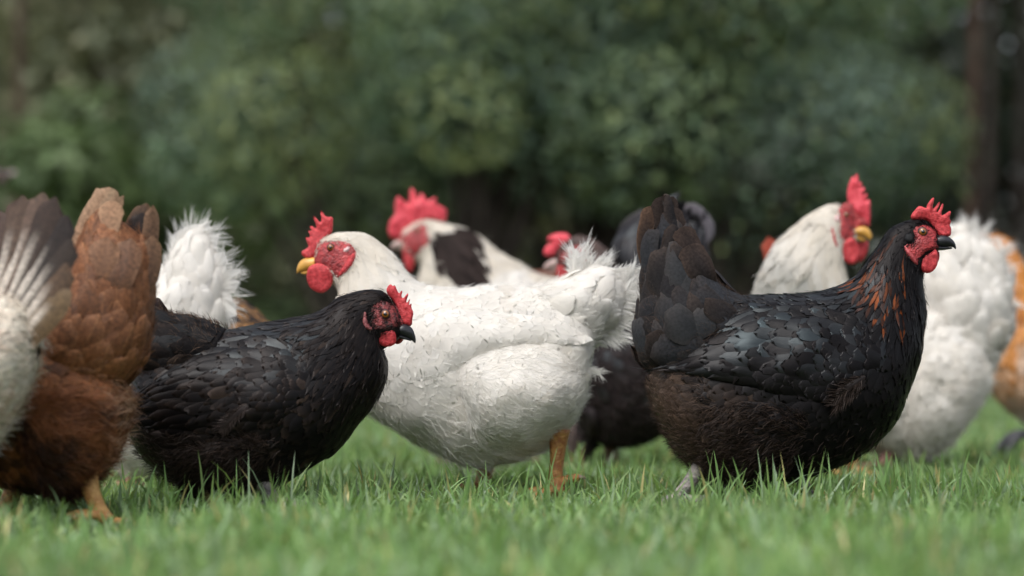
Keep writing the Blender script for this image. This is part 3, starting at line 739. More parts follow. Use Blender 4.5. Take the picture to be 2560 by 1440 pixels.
# ---- shrubs and trees behind the lawn
def leaf_cloud(buf, blobs, n, ln, rng, pal, shell=.72):
    """blobs: (x,y,z,r); leaves spread through each clump, most near its skin"""
    B = np.array(blobs, float); wgt = B[:, 3] ** 2; k = rng.choice(len(B), n, p=wgt / wgt.sum())
    d = unit(rng.normal(0, 1, (n, 3))); rr = B[k, 3] * (shell + (1.08 - shell) * rng.random(n) ** .6)
    P = B[k, :3] + d * rr[:, None] * np.array([1, 1, .85]); P[:, 2] = np.maximum(P[:, 2], .03)
    nm = unit(d * 1.0 + np.array([0, 0, .22]) + rng.normal(0, .38, (n, 3))); ax = unit(np.cross(nm, rng.normal(0, 1, (n, 3)))); sd = np.cross(nm, ax)
    l = ln * rng.uniform(.6, 1.35, n)[:, None]; w = l * .30
    V = np.stack([P - ax * l * .5, P + sd * w - nm * w * .3, P + ax * l * .5, P - sd * w - nm * w * .3], 1)
    pal = np.array(pal); ct = rng.integers(0, len(pal), len(B)); own = rng.integers(0, len(pal), n)
    c = np.where(rng.random((n, 1)) < .65, pal[ct[k]], pal[own]) * rng.uniform(.65, 1.35, (n, 1))
    b = np.arange(n)[:, None] * 4; t = np.concatenate([b + np.array([0, 1, 2]), b + np.array([0, 2, 3])])
    buf.add(V.reshape(-1, 3), None, t, np.concatenate([np.repeat(c, 4, 0), np.ones((n * 4, 1))], 1))

PAL_HEDGE = [(0.108, 0.174, 0.096), (0.15, 0.2136, 0.144), (0.0864, 0.1416, 0.0792), (0.168, 0.234, 0.1104), (0.1296, 0.192, 0.1464), (0.222, 0.27, 0.1104)]
PAL_DARK = [(.030, .044, .027), (.040, .054, .034), (.046, .058, .036), (.036, .048, .037)]  # shade put into the leaf colour, keeps gaps behind the hedge dark
PAL_OLIVE_HAZE = [(0.2352, 0.2429, 0.1367), (0.1974, 0.2125, 0.1291), (0.2656, 0.2656, 0.1594), (0.167, 0.1897, 0.1138)]  # greyed and lightened: distance haze mixed into the leaf colour
PAL_LIGHT = [(.088, .138, .048), (.105, .155, .058), (.075, .115, .046)]

def shrub_blobs(rx, ry, h, n, rng, r0=.24, r1=.50, low=.25):
    out = []
    while len(out) < n:
        x, y, z = rng.uniform(-1, 1), rng.uniform(-1, 1), rng.uniform(0, 1)
        prof = 1.0 if z < .55 else math.sqrt(max(0, 1 - ((z - .55) / .5) ** 2))
        if x * x + y * y > prof ** 2: continue
        if x * x + y * y < .2 and z < .6: continue
        out.append((x * rx, y * ry, low + z * (h - low), rng.uniform(r0, r1)))
    return out

def make_shrub_meshes(seed, rx, ry, h, nb, nl, ll, pal, low=.25, r0=.24, r1=.50):
    rng = np.random.default_rng(seed); bl = shrub_blobs(rx, ry, h, nb, rng, r0, r1, low)
    f = Buf(); leaf_cloud(f, bl, nl, ll, rng, pal)
    s = Buf()
    for i in range(0, len(bl), max(1, len(bl) // 12)):
        x, y, z, r = bl[i]; b = (rng.normal(0, .06), rng.normal(0, .06), 0)
        tube(s, [b, (x * .35, y * .35, z * .5), (x * .85, y * .85, z)], [.028, .018, .006], 6)
    fm = f.mesh('foliage'); fm.materials.append(M['leaf']); sm = s.mesh('stem'); sm.materials.append(M['bark'])
    return fm, sm

def place_plant(kind, meshes, names, loc, rz, sc, label, cat, group=None):
    o = empty(kind, loc, label, cat, group); o.rotation_euler = (0, 0, rz); o.scale = (sc, sc, sc)
    for me, nm in zip(meshes, names):
        c = bpy.data.objects.new(nm, me); COL.objects.link(c); c.parent = o
        if nm in ('foliage', 'crown'): c['kind'] = 'stuff'
    return o

SH = [make_shrub_meshes(11, .85, .6, 2.3, 17, 24000, .036, PAL_HEDGE, .85),
      make_shrub_meshes(12, .75, .6, 2.5, 16, 24000, .036, PAL_HEDGE, 1.0),
      make_shrub_meshes(13, .8, .6, 2.2, 17, 23000, .036, PAL_DARK[:2] + PAL_HEDGE, .8)]
LOW = make_shrub_meshes(14, .6, .45, .85, 30, 4200, .060, PAL_LIGHT, .12, .12, .22)
OLV = make_shrub_meshes(15, .8, .6, 2.4, 34, 5200, .075, PAL_OLIVE_HAZE, .3)
def at(px, D): return ((px - 1280) * D / FPX, D, 0.0)
hedge = [(900, 10.7, 1, .90, 'leafy green shrub at the left end of the hedge, above the white hen'),
         (1180, 10.3, 0, 1.0, 'tall leafy shrub in the middle of the hedge behind the rooster'),
         (1480, 10.5, 1, 1.05, 'full green shrub right of the middle of the hedge'),
         (1780, 10.2, 2, 1.0, 'grey green shrub behind the raised tail of the large black hen'),
         (2060, 10.5, 1, .86, 'rounded green shrub at the right end of the hedge behind the white cock')]
for i, (px, D, k, sc, lb) in enumerate(hedge):
    place_plant('shrub', SH[k], ('foliage', 'stem'), at(px, D), i * 1.9 + .4, sc, lb, 'shrub', 'shrubs along the edge of the lawn')
place_plant('shrub', LOW, ('foliage', 'stem'), at(260, 12.2), .3, 1.55, 'low bright green bush in the background left of the hedge', 'shrub', 'shrubs along the edge of the lawn')
place_plant('shrub', OLV, ('foliage', 'stem'), at(330, 14.0), 1.0, 1.1, 'olive green bush far behind at the left', 'shrub', 'shrubs along the edge of the lawn')
place_plant('shrub', OLV, ('foliage', 'stem'), at(90, 15.0), 2.2, 1.0, 'olive bush with haze in its leaf colour beside the slim trunk at the left edge', 'shrub', 'shrubs along the edge of the lawn')

place_plant('shrub', OLV, ('foliage', 'stem'), at(480, 15.6), 3.4, 1.15, 'hazy olive bush behind the left end of the hedge', 'shrub', 'shrubs along the edge of the lawn')

def make_tree(seed, h, rx, nl, pal, bark, tr, low):
    rng = np.random.default_rng(seed); bl = []
    for _ in range(60):
        a = rng.uniform(0, 2 * np.pi); z = rng.uniform(low, h); pr = rx * (1 - .45 * (z - low) / (h - low)); q = math.sqrt(rng.random()) * pr
        bl.append((math.cos(a) * q, math.sin(a) * q, z, rng.uniform(.45, .85)))
    f = Buf(); leaf_cloud(f, bl, nl, .17, rng, pal, .3)
    s = Buf(); tube(s, [(0, 0, -.05), (.05, .02, h * .35), (-.04, .03, h * .7), (0, 0, h * .95)], [tr, tr * .8, tr * .5, .02], 10)
    for i in range(14):
        x, y, z, r = bl[i * 4]; tube(s, [(0, 0, z * .8), (x * .5, y * .5, z * .93), (x, y, z)], [tr * .35, tr * .2, .012], 6)
    fm = f.mesh('crown'); fm.materials.append(M['leaf']); sm = s.mesh('trunk'); sm.materials.append(bark)
    return fm, sm
TR = [make_tree(21, 7.5, 1.9, 9000, PAL_DARK, M['bark'], .16, .5), make_tree(22, 8.5, 2.0, 9000, PAL_DARK + PAL_OLIVE_HAZE[:1], M['bark'], .18, .6)]
SLIM = [make_tree(23, 7.0, 1.3, 2600, PAL_OLIVE_HAZE, M['bark_red'], .032, 3.2), make_tree(24, 7.5, 1.4, 2600, PAL_DARK, M['bark'], .030, 3.2)]
lab = ['broad dark tree filling the far left background', 'olive leaved tree far behind the left gap', 'dense tree far behind the left end of the hedge', 'dark tree hidden behind the hedge left of centre',
       'dark tree rising behind the middle of the hedge', 'dense tree behind the hedge right of centre', 'dark tree behind the right end of the hedge', 'shaded dark tree at the far right edge', 'dark tree beyond the right edge of the hedge']
for i, X in enumerate((-6.6, -4.4, -2.6, -.9, .9, 2.6, 4.3, 6.0, 7.8)):
    place_plant('tree', TR[i % 2], ('crown', 'trunk'), (X, 18.5 + 1.6 * (i % 3), 0), i * 2.3, 1.0, lab[i], 'tree', 'trees behind the hedge')
for i, X in enumerate((-9, -6.5, -4, -1.5, 1, 3.5, 6, 8.5, 11)):
    place_plant('tree', TR[(i + 1) % 2], ('crown', 'trunk'), (X, 25 + 1.5 * (i % 2), 0), i * 1.3 + .5, 1.15, 'tree in the farthest row of the wood', 'tree', 'farthest trees of the wood')
for px, D, k, sc, lb in ((28, 13.2, 0, 1.0, 'slim red brown trunk at the left edge of the picture'), (178, 15.5, 1, .9, 'dark slim trunk right of the red brown trunk at left'),
                         (2415, 12.6, 0, 1.0, 'slim reddish trunk beyond the right end of the hedge'), (2455, 13.6, 1, 1.0, 'pale grey trunk just right of the reddish trunk at right'), (2540, 14.6, 1, 1.0, 'dark trunk nearest the right edge of the picture')):
    place_plant('tree', SLIM[k], ('crown', 'trunk'), at(px, D), px * .01, sc, lb, 'tree', 'slim trunks beside the hedge')

# pale blossom at the left edge, well out of focus
pf = Plane(6.2); fb = pf(4, 442)
fl = empty('flower', (fb[0], 6.2, 0), 'pale pink out of focus blossom at the left edge above the hen tails', 'flower')
b1 = Buf(); tube(b1, [(0, 0, 0), (.01, 0, fb[2] * .5), (0, 0, fb[2] - .01)], [.004, .003, .003], 6); b1.obj('stem', M['green_stem'], fl)
for k in range(9):
    a = k * 2 * np.pi / 9 + .2; u = np.linspace(0, 1, 6)[:, None]; s_ = np.linspace(-1, 1, 5)[None, :]
    r = .036 * u + 0 * s_; wv = .013 * np.sin(np.pi * np.clip(u, .1, .95)) * s_
    G = np.stack([r * math.cos(a) - wv * math.sin(a), r * math.sin(a) + wv * math.cos(a), .026 * np.sin(u * 1.7) - .004 * s_ ** 2 + 0 * r], -1)
    G[..., 2] += fb[2] - .012; b2 = Buf(); b2.add(G.reshape(-1, 3), grid_faces(6, 5)); b2.obj('petal', M['petal'], fl)
b3 = Buf(); ball(b3, (0, 0, fb[2] + .002), .011, 1, 1, .7); b3.obj('flower_centre', M['beak_yellow'], fl)
# ================================================================== THE BIRDS
BLK = (.0030, .0028, .0033); BLK2 = (.0068, .0056, .0058); BRN = (.058, .038, .0275); BRN_L = (.105, .067, .046)
WHT = (.82, .79, .735); WHT2 = (.87, .855, .825); CRM = (.76, .70, .60); TAN_DIRT = (.50, .42, .31)  # last one: tan dirt blotched over the white plumage
ORG = (.21, .052, .012)

def cf_black_right(px, py, u, v, rng):
    n = len(px)
    m = np.clip((1745 - px) / 120, 0, 1) * np.clip((py - 880) / 60, 0, 1)          # downy brown rear
    m = np.maximum(m, np.clip((1900 - px) / 260, 0, 1) * np.clip((py - 930) / 120, 0, 1) * .8)
    m = np.clip(m + rng.normal(0, .12, n) * (m > .03), 0, 1)
    c0 = mixc(BLK, BRN, m); c1 = mixc(BLK2, BRN_L, m)
    low = np.clip((py - 950) / 200, 0, 1) * (rng.random(n) < .35); c1 = c1 * (1 + .5 * low[:, None])
    hk = (u < .445) & (px > 2075) & (px < 2255) & (py > 610) & (py < 835) & (v > .04) & (v < .42)
    core = np.exp(-((px - 2130) / 60) ** 2 - ((py - 755) / 70) ** 2)
    on = hk & (rng.random(n) < .12 + .50 * core)
    c0 = np.where(on[:, None], np.array(ORG)[None] * (.15 + 1.1 * rng.random((n, 1)) ** 1.6), c0)
    c1 = np.where(on[:, None], np.array([.012, .006, .004])[None], c1)
    back = np.clip((1000 - py) / 150, 0, 1) * np.clip((2230 - px) / 100, 0, 1) * (1 - m)
    gl = np.clip(back * rng.random(n) ** 2 * .7, 0, 1) * (px > 1560)
    return jitc(c0, rng, .25), jitc(c1, rng, .25), gl

def cf_black_left(px, py, u, v, rng):
    n = len(px); m = np.clip((620 - px) / 250, 0, 1) * np.clip((py - 1060) / 60, 0, 1) * .35
    m = np.clip(m + (rng.random(n) < .06) * .35, 0, 1)
    c0 = mixc(BLK, BRN, m); c1 = mixc(BLK2, BRN, np.clip(m + rng.random(n) * .35, 0, 1))
    back = np.clip((1010 - py) / 150, 0, 1) * np.clip((860 - px) / 100, 0, 1); gl = np.clip(back * rng.random(n) ** 2 * .6, 0, 1)
    return jitc(c0, rng, .25), jitc(c1, rng, .25), gl

def cf_tail_dark(px, py, u, v, rng):
    n = len(px); m = rng.random(n) * .5
    sl = rng.random(n); return jitc(mixc((.010, .0085, .0085), (.020, .022, .026), sl), rng, .35), jitc(mixc((.040, .027, .020), (.030, .027, .027), sl * .8), rng, .3), rng.random(n) ** 2 * .4
def cf_tail_left(px, py, u, v, rng):
    n = len(px); m = rng.random(n) ** 2
    return jitc(mixc(BLK, BLK2, m), rng, .3), jitc(mixc(BLK2, BRN, m), rng, .3), rng.random(n) ** 2 * .45
def cf_down(px, py, u, v, rng):
    n = len(px); m = np.clip(.35 + .4 * np.clip((1720 - px) / 130, -1, 1) + rng.normal(0, .25, n), 0, 1)
    return jitc(mixc((.034, .0235, .0178), (.070, .047, .035), m), rng, .25), jitc(mixc(BRN, (.125, .083, .060), m), rng, .25), np.zeros(n)
def cf_down_dark(px, py, u, v, rng):
    n = len(px); return jitc(mixc(BLK2, BRN, rng.random(n) * .7), rng, .3), jitc(mixc(BLK2, BRN, rng.random(n)), rng, .3), np.zeros(n)

def cf_white(cream_poly=None, dirt=.12):
    def f(px, py, u, v, rng):
        n = len(px); m = rng.random(n) * .5
        c0 = mixc(WHT, WHT2, m)
        nk = np.clip((.40 - u) / .12, 0, 1) * .65 if cream_poly is None else np.zeros(n)
        c0 = c0 * (1 - nk[:, None]) + np.array(CRM)[None] * nk[:, None]
        pz = np.stack([px, py, 30 * v], 1); d = np.clip(noise3(pz, .014, 3.) * 1.4 - .05, 0, 1) * dirt * 4.5 * rng.random(n)
        c0 = c0 * (1 - d[:, None]) + np.array(TAN_DIRT)[None] * d[:, None]
        c1 = np.clip(c0 * 1.05, 0, .9)
        return jitc(c0, rng, .05), jitc(c1, rng, .05), np.zeros(n)
    return f
cf_w = cf_white()
def cf_clean(px, py, u, v, rng):
    c = mixc(WHT, WHT2, rng.random(len(px))); return c, c, np.zeros(len(px))
def cf_wbody(px, py, u, v, rng): return cf_white(1, .10)(px, py, u, v, rng)

def cf_rust(px, py, u, v, rng):
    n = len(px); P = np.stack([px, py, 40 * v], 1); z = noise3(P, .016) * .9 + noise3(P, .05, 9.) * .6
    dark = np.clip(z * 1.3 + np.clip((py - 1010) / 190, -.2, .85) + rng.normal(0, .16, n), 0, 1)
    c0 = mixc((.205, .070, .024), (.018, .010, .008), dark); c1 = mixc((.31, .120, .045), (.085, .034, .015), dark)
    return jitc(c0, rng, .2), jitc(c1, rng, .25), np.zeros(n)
def cf_rust_tail(px, py, u, v, rng):
    n = len(px); P = np.stack([px, py, 40 * v], 1); z = noise3(P, .02) * .7
    t = np.clip((820 - py) / 200, 0, 1); dark = np.clip(z + .12 + rng.normal(0, .22, n), 0, 1) * (1 - .35 * t)
    dark = np.maximum(dark, np.clip((px - 330) / 60, 0, 1) * rng.uniform(.1, .55, n))
    c0 = mixc((.195, .072, .027), (.036, .018, .012), dark); c1 = mixc((.31, .135, .058), (.12, .052, .026), dark)
    return jitc(c0, rng, .2), jitc(c1, rng, .2), np.zeros(n)
def cf_cream(px, py, u, v, rng):
    n = len(px); P = np.stack([px, py, 60 * v], 1); z = noise3(P, .012) + .4 * rng.normal(0, 1, n) * .5
    m = np.clip(z * 1.2 + .12, 0, 1) * .65
    return jitc(mixc((.70, .63, .52), (.40, .20, .10), m), rng, .12), jitc(mixc((.76, .70, .60), (.50, .28, .16), m), rng, .12), np.zeros(n)
def cf_speckle(px, py, u, v, rng):
    n = len(px); on = rng.random(n)
    c1 = np.where((on < .75)[:, None], np.array([.48, .24, .085])[None], np.array([.03, .02, .015])[None])
    return jitc(np.tile(np.array([[.016, .012, .010]]), (n, 1)), rng, .3), jitc(c1, rng, .3), np.zeros(n)
BAND = Z3([(1385, 505), (1480, 440), (1560, 385), (1620, 365), (1720, 430), (1760, 480), (1790, 640), (1850, 760), (1850, 900), (1500, 900), (1480, 760), (1400, 600)])
def cf_pied(px, py, u, v, rng):
    n = len(px); b = inside(BAND, px, py); c0 = mixc(CRM, WHT, rng.random(n) * .6); c1 = c0 * 1.04
    dk = np.array([.026, .018, .016])[None] * rng.uniform(.7, 1.7, (n, 1))
    return jitc(np.where(b[:, None], dk, c0), rng, .08), jitc(np.where(b[:, None], dk * 1.4, np.clip(c1, 0, .9)), rng, .08), np.zeros(n)
def cf_greybrown(px, py, u, v, rng):
    n = len(px); hd_ = np.clip((.36 - u) / .1, 0, 1)
    c0 = mixc((.016, .0125, .013), (.085, .055, .047), hd_ * rng.uniform(.5, 1, n)); c1 = mixc((.032, .023, .022), (.15, .105, .09), hd_ * rng.uniform(.4, 1, n))
    pt = inside([(1548, 600), (1562, 578), (1580, 590), (1572, 625), (1555, 640)], px, py); c1 = np.where(pt[:, None], np.array([.36, .26, .25])[None], c1)
    return jitc(c0, rng, .25), jitc(c1, rng, .25), rng.random(n) ** 3 * .6
def cf_ginger(px, py, u, v, rng):
    n = len(px); P = np.stack([px, py, 60 * v], 1); z = noise3(P, .013) + .25 * rng.normal(0, 1, n)
    lo = np.clip((py - 800) / 120, 0, 1); m = np.clip(lo * (.55 + z), 0, 1)
    dark = np.clip(noise3(P, .02, 4.) * 1.3 - .15, 0, 1) * .7
    c0 = mixc((.56, .225, .05), (.76, .67, .56), m); c0 = c0 * (1 - dark[:, None]) + np.array([.22, .055, .02])[None] * dark[:, None]
    return jitc(c0, rng, .15), jitc(c0 * 1.12, rng, .15), np.zeros(n)

BIRDS = []
# ---- 1 large black hen on the right, in focus
comb_I = Z7([(1228, 420), (1232, 392), (1270, 345), (1292, 328), (1345, 352), (1340, 328), (1388, 266), (1400, 280), (1382, 345), (1395, 352), (1434, 296), (1442, 312), (1412, 370), (1426, 377), (1456, 308), (1467, 325), (1447, 390), (1460, 400), (1512, 362), (1518, 382), (1505, 425), (1523, 440), (1510, 470), (1524, 490), (1520, 545), (1490, 552), (1450, 556), (1410, 530), (1390, 490), (1350, 430), (1300, 432), (1250, 432)])
face_I = Z7([(1230, 500), (1270, 470), (1340, 465), (1400, 500), (1420, 555), (1405, 600), (1440, 640), (1400, 655), (1330, 660), (1290, 700), (1262, 762), (1205, 705), (1160, 640), (1170, 605), (1230, 600), (1240, 560)])
BIRDS.append(dict(seed=3, D=3.26, base_px=1900, cat='hen', mat='black', label='large black hen with orange flecked neck and raised brown tail, facing right',
    rings=[(2345, 592, 2345, 620, .009), (2328, 566, 2336, 640, .015), (2295, 548, 2322, 662, .020), (2252, 556, 2308, 690, .023), (2216, 580, 2308, 722, .027), (2180, 635, 2313, 770, .034), (2140, 688, 2311, 830, .047), (2080, 720, 2298, 900, .066), (2010, 732, 2270, 985, .083), (1940, 735, 2222, 1080, .095), (1880, 738, 2112, 1160, .101), (1820, 744, 1960, 1205, .10), (1760, 770, 1810, 1210, .095), (1705, 815, 1700, 1140, .082), (1665, 865, 1645, 1040, .060), (1640, 905, 1622, 965, .028)],
    sizes=[(0, .007, .004), (.10, .009, .005), (.2, .016, .0045), (.30, .032, .0052), (.455, .034, .0052), (.50, .028, .016), (.65, .027, .018), (1, .028, .018)], hackle_u=.47, cf=cf_black_right, lift=.10, loose=.03, zj=.0004, tws=.025, tuck=0, cup=.06, droop=.35, lump=.003,
    fuzz=[dict(n=26000, len=.0125, w=.00034, cf=cf_down, lift=.36, keep=lambda a, b, c, d: (a < 1760 + (b - 930) * .22) & (b > 900), grav=.35, spread=.6, clump=45),
          dict(n=3500, len=.010, w=.0005, lift=.25, keep=lambda a, b, c, d: c < .4, grav=.2),
          dict(n=5000, len=.014, w=.0005, cf=cf_down_dark, lift=.3, keep=lambda a, b, c, d: (b > 1060) & (a < 2200), grav=.4)],
    cushions=[dict(rings=[(1880, 745, 1740, 985, .07), (1835, 735, 1665, 955, .075), (1780, 690, 1612, 905, .070), (1745, 640, 1594, 830, .054), (1712, 590, 1602, 745, .034), (1690, 550, 1612, 660, .020), (1672, 520, 1624, 590, .011)],
                   sizes=[(0, .044, .040), (.5, .055, .056), (1, .056, .048)], cf=cf_tail_dark, mat='dark', split=True, u1=.80, ou=.36, ov=.62, lift=.20, loose=.16, ajit=.42, cup=.10,
                   fuzz=[dict(n=6500, len=.012, w=.0003, cf=cf_down, lift=.45, spread=.9, clump=40, keep=lambda a, b, c, d: ((d > .30) & (d < .7)) | ((d < .10) | (d > .9)) | (c < .22))])],
    patches=[dict(name='wing', top=[(2190, 840), (2100, 785), (1980, 765), (1860, 780), (1760, 835), (1665, 900)], bot=[(2160, 985), (2060, 1005), (1950, 990), (1850, 965), (1760, 945), (1670, 930)], thick=.011,
                  sizes=[(0, .020, .016), (.35, .028, .020), (.65, .042, .024), (1, .065, .022)], lift=.11, ou=.40, ov=.70, ajit=.12, ang=.05, cup=.06, cf=lambda a, b, c, d, r: cf_black_right(a, b, c + 1, d, r)),
             dict(name='thigh', top=[(2010, 1040), (1930, 1010), (1830, 1000), (1740, 1020)], bot=[(1960, 1190), (1900, 1212), (1830, 1212), (1765, 1180)], thick=.010, sizes=[(0, .022, .018), (1, .024, .018)], ang=.7, ajit=.35, loose=.12, lift=.14,
                  fuzz=[dict(n=4000, len=.016, cf=cf_down_dark, lift=.3, clump=40)])],
    plumes=[dict(axis=[(1640, 705, .02), (1618, 610, .025), (1632, 512, .03)], width=62, c0=(.010, .008, .008), c1=(.10, .058, .036), tilt=.5, edge_pow=3, end=.8, tip=.85, mat='dark'),
            dict(axis=[(1705, 700, .005), (1682, 600, .0), (1658, 490, .0)], width=72, c0=(.014, .011, .0105), c1=(.034, .024, .020), tilt=-.15, end=.75, tip=.85, mat='dark'),
            dict(axis=[(1725, 690, .0), (1706, 610, -.012), (1676, 520, -.006)], width=62, c0=(.016, .012, .011), c1=(.038, .026, .021), tilt=-.35, end=.75, tip=.85, mat='dark'),
            dict(axis=[(1745, 720, -.02), (1732, 650, -.035), (1702, 570, -.028)], width=66, c0=(.016, .0125, .012), c1=(.042, .028, .022), tilt=-.3, end=.65, tip=.85, mat='dark'),
            dict(axis=[(1760, 760, -.03), (1750, 690, -.05), (1716, 616, -.045)], width=74, c0=(.016, .0135, .0135), c1=(.044, .030, .024), tilt=-.2, end=.65, tip=.85, mat='dark'),
            dict(axis=[(1690, 730, .02), (1650, 660, .03), (1630, 580, .03)], width=60, c0=(.020, .015, .014), c1=(.07, .045, .033), tilt=.2, end=.65, tip=.85, mat='dark')] +
           [dict(name='loose_feather', axis=[(2135, 940 + k * 9, -.105), (2105 - k * 3, 955 + k * 12, -.112), (2062 - k * 4, 985 + k * 13 + (k % 2) * 12, -.112)], width=38, c0=(.010, .008, .0075), c1=(.026, .018, .0145), tilt=.1 * k - .2, barbs=140, fray=.35) for k in range(3)],
    head=dict(bare=[face_I], bristles=70, draped=[('face_skin', face_I, 'face'), ('ear_patch', Z7([(1160, 570), (1175, 535), (1205, 525), (1235, 545), (1240, 585), (1220, 605), (1185, 608)]), 'ear_black'),
                                   ('earlobe', Z7([(1158, 620), (1175, 615), (1200, 650), (1240, 700), (1268, 745), (1262, 765), (1235, 760), (1190, 705), (1165, 665)]), 'lobe_pink')],
              plates=[('comb', comb_I, 'comb', 0, .0075, 8), ('wattle', Z7([(1390, 640), (1412, 680), (1412, 750), (1382, 800), (1340, 822), (1298, 810), (1270, 770), (1275, 730), (1310, 690), (1365, 668)]), 'comb', -.016, .007, 10),
                      ('wattle', Z7([(1405, 655), (1447, 648), (1450, 700), (1430, 752), (1400, 775), (1370, 740), (1375, 690)]), 'comb', .014, .007, 10)],
              eye=(2300.3, 581.5, 9.6), beaks=[('beak', [(2338, 590, 2338, 619, .0095), (2356, 587, 2357, 618, .009), (2370, 591, 2371, 617, .0068), (2382, 600, 2382, 618, .0042), (2388, 609, 2387, 622, .002), (2390, 618, 2389, 623, .0006)], 'beak_black'),
                                               ('lower_beak', [(2340, 614, 2342, 627, .0075), (2362, 616, 2363, 625, .005), (2380, 618, 2380, 622, .002)], 'beak_black')]),
    legs=[dict(path=[(1745, 1165, -.035), (1715, 1205, -.045), (1685, 1242, -.045)], r=[.0115, .009, .0085], mat='leg_grey', heading=10), dict(path=[(2010, 1170, .05), (2020, 1215, .05), (2030, 1245, .05)], r=[.011, .009, .0085], mat='leg_grey', heading=5)]))

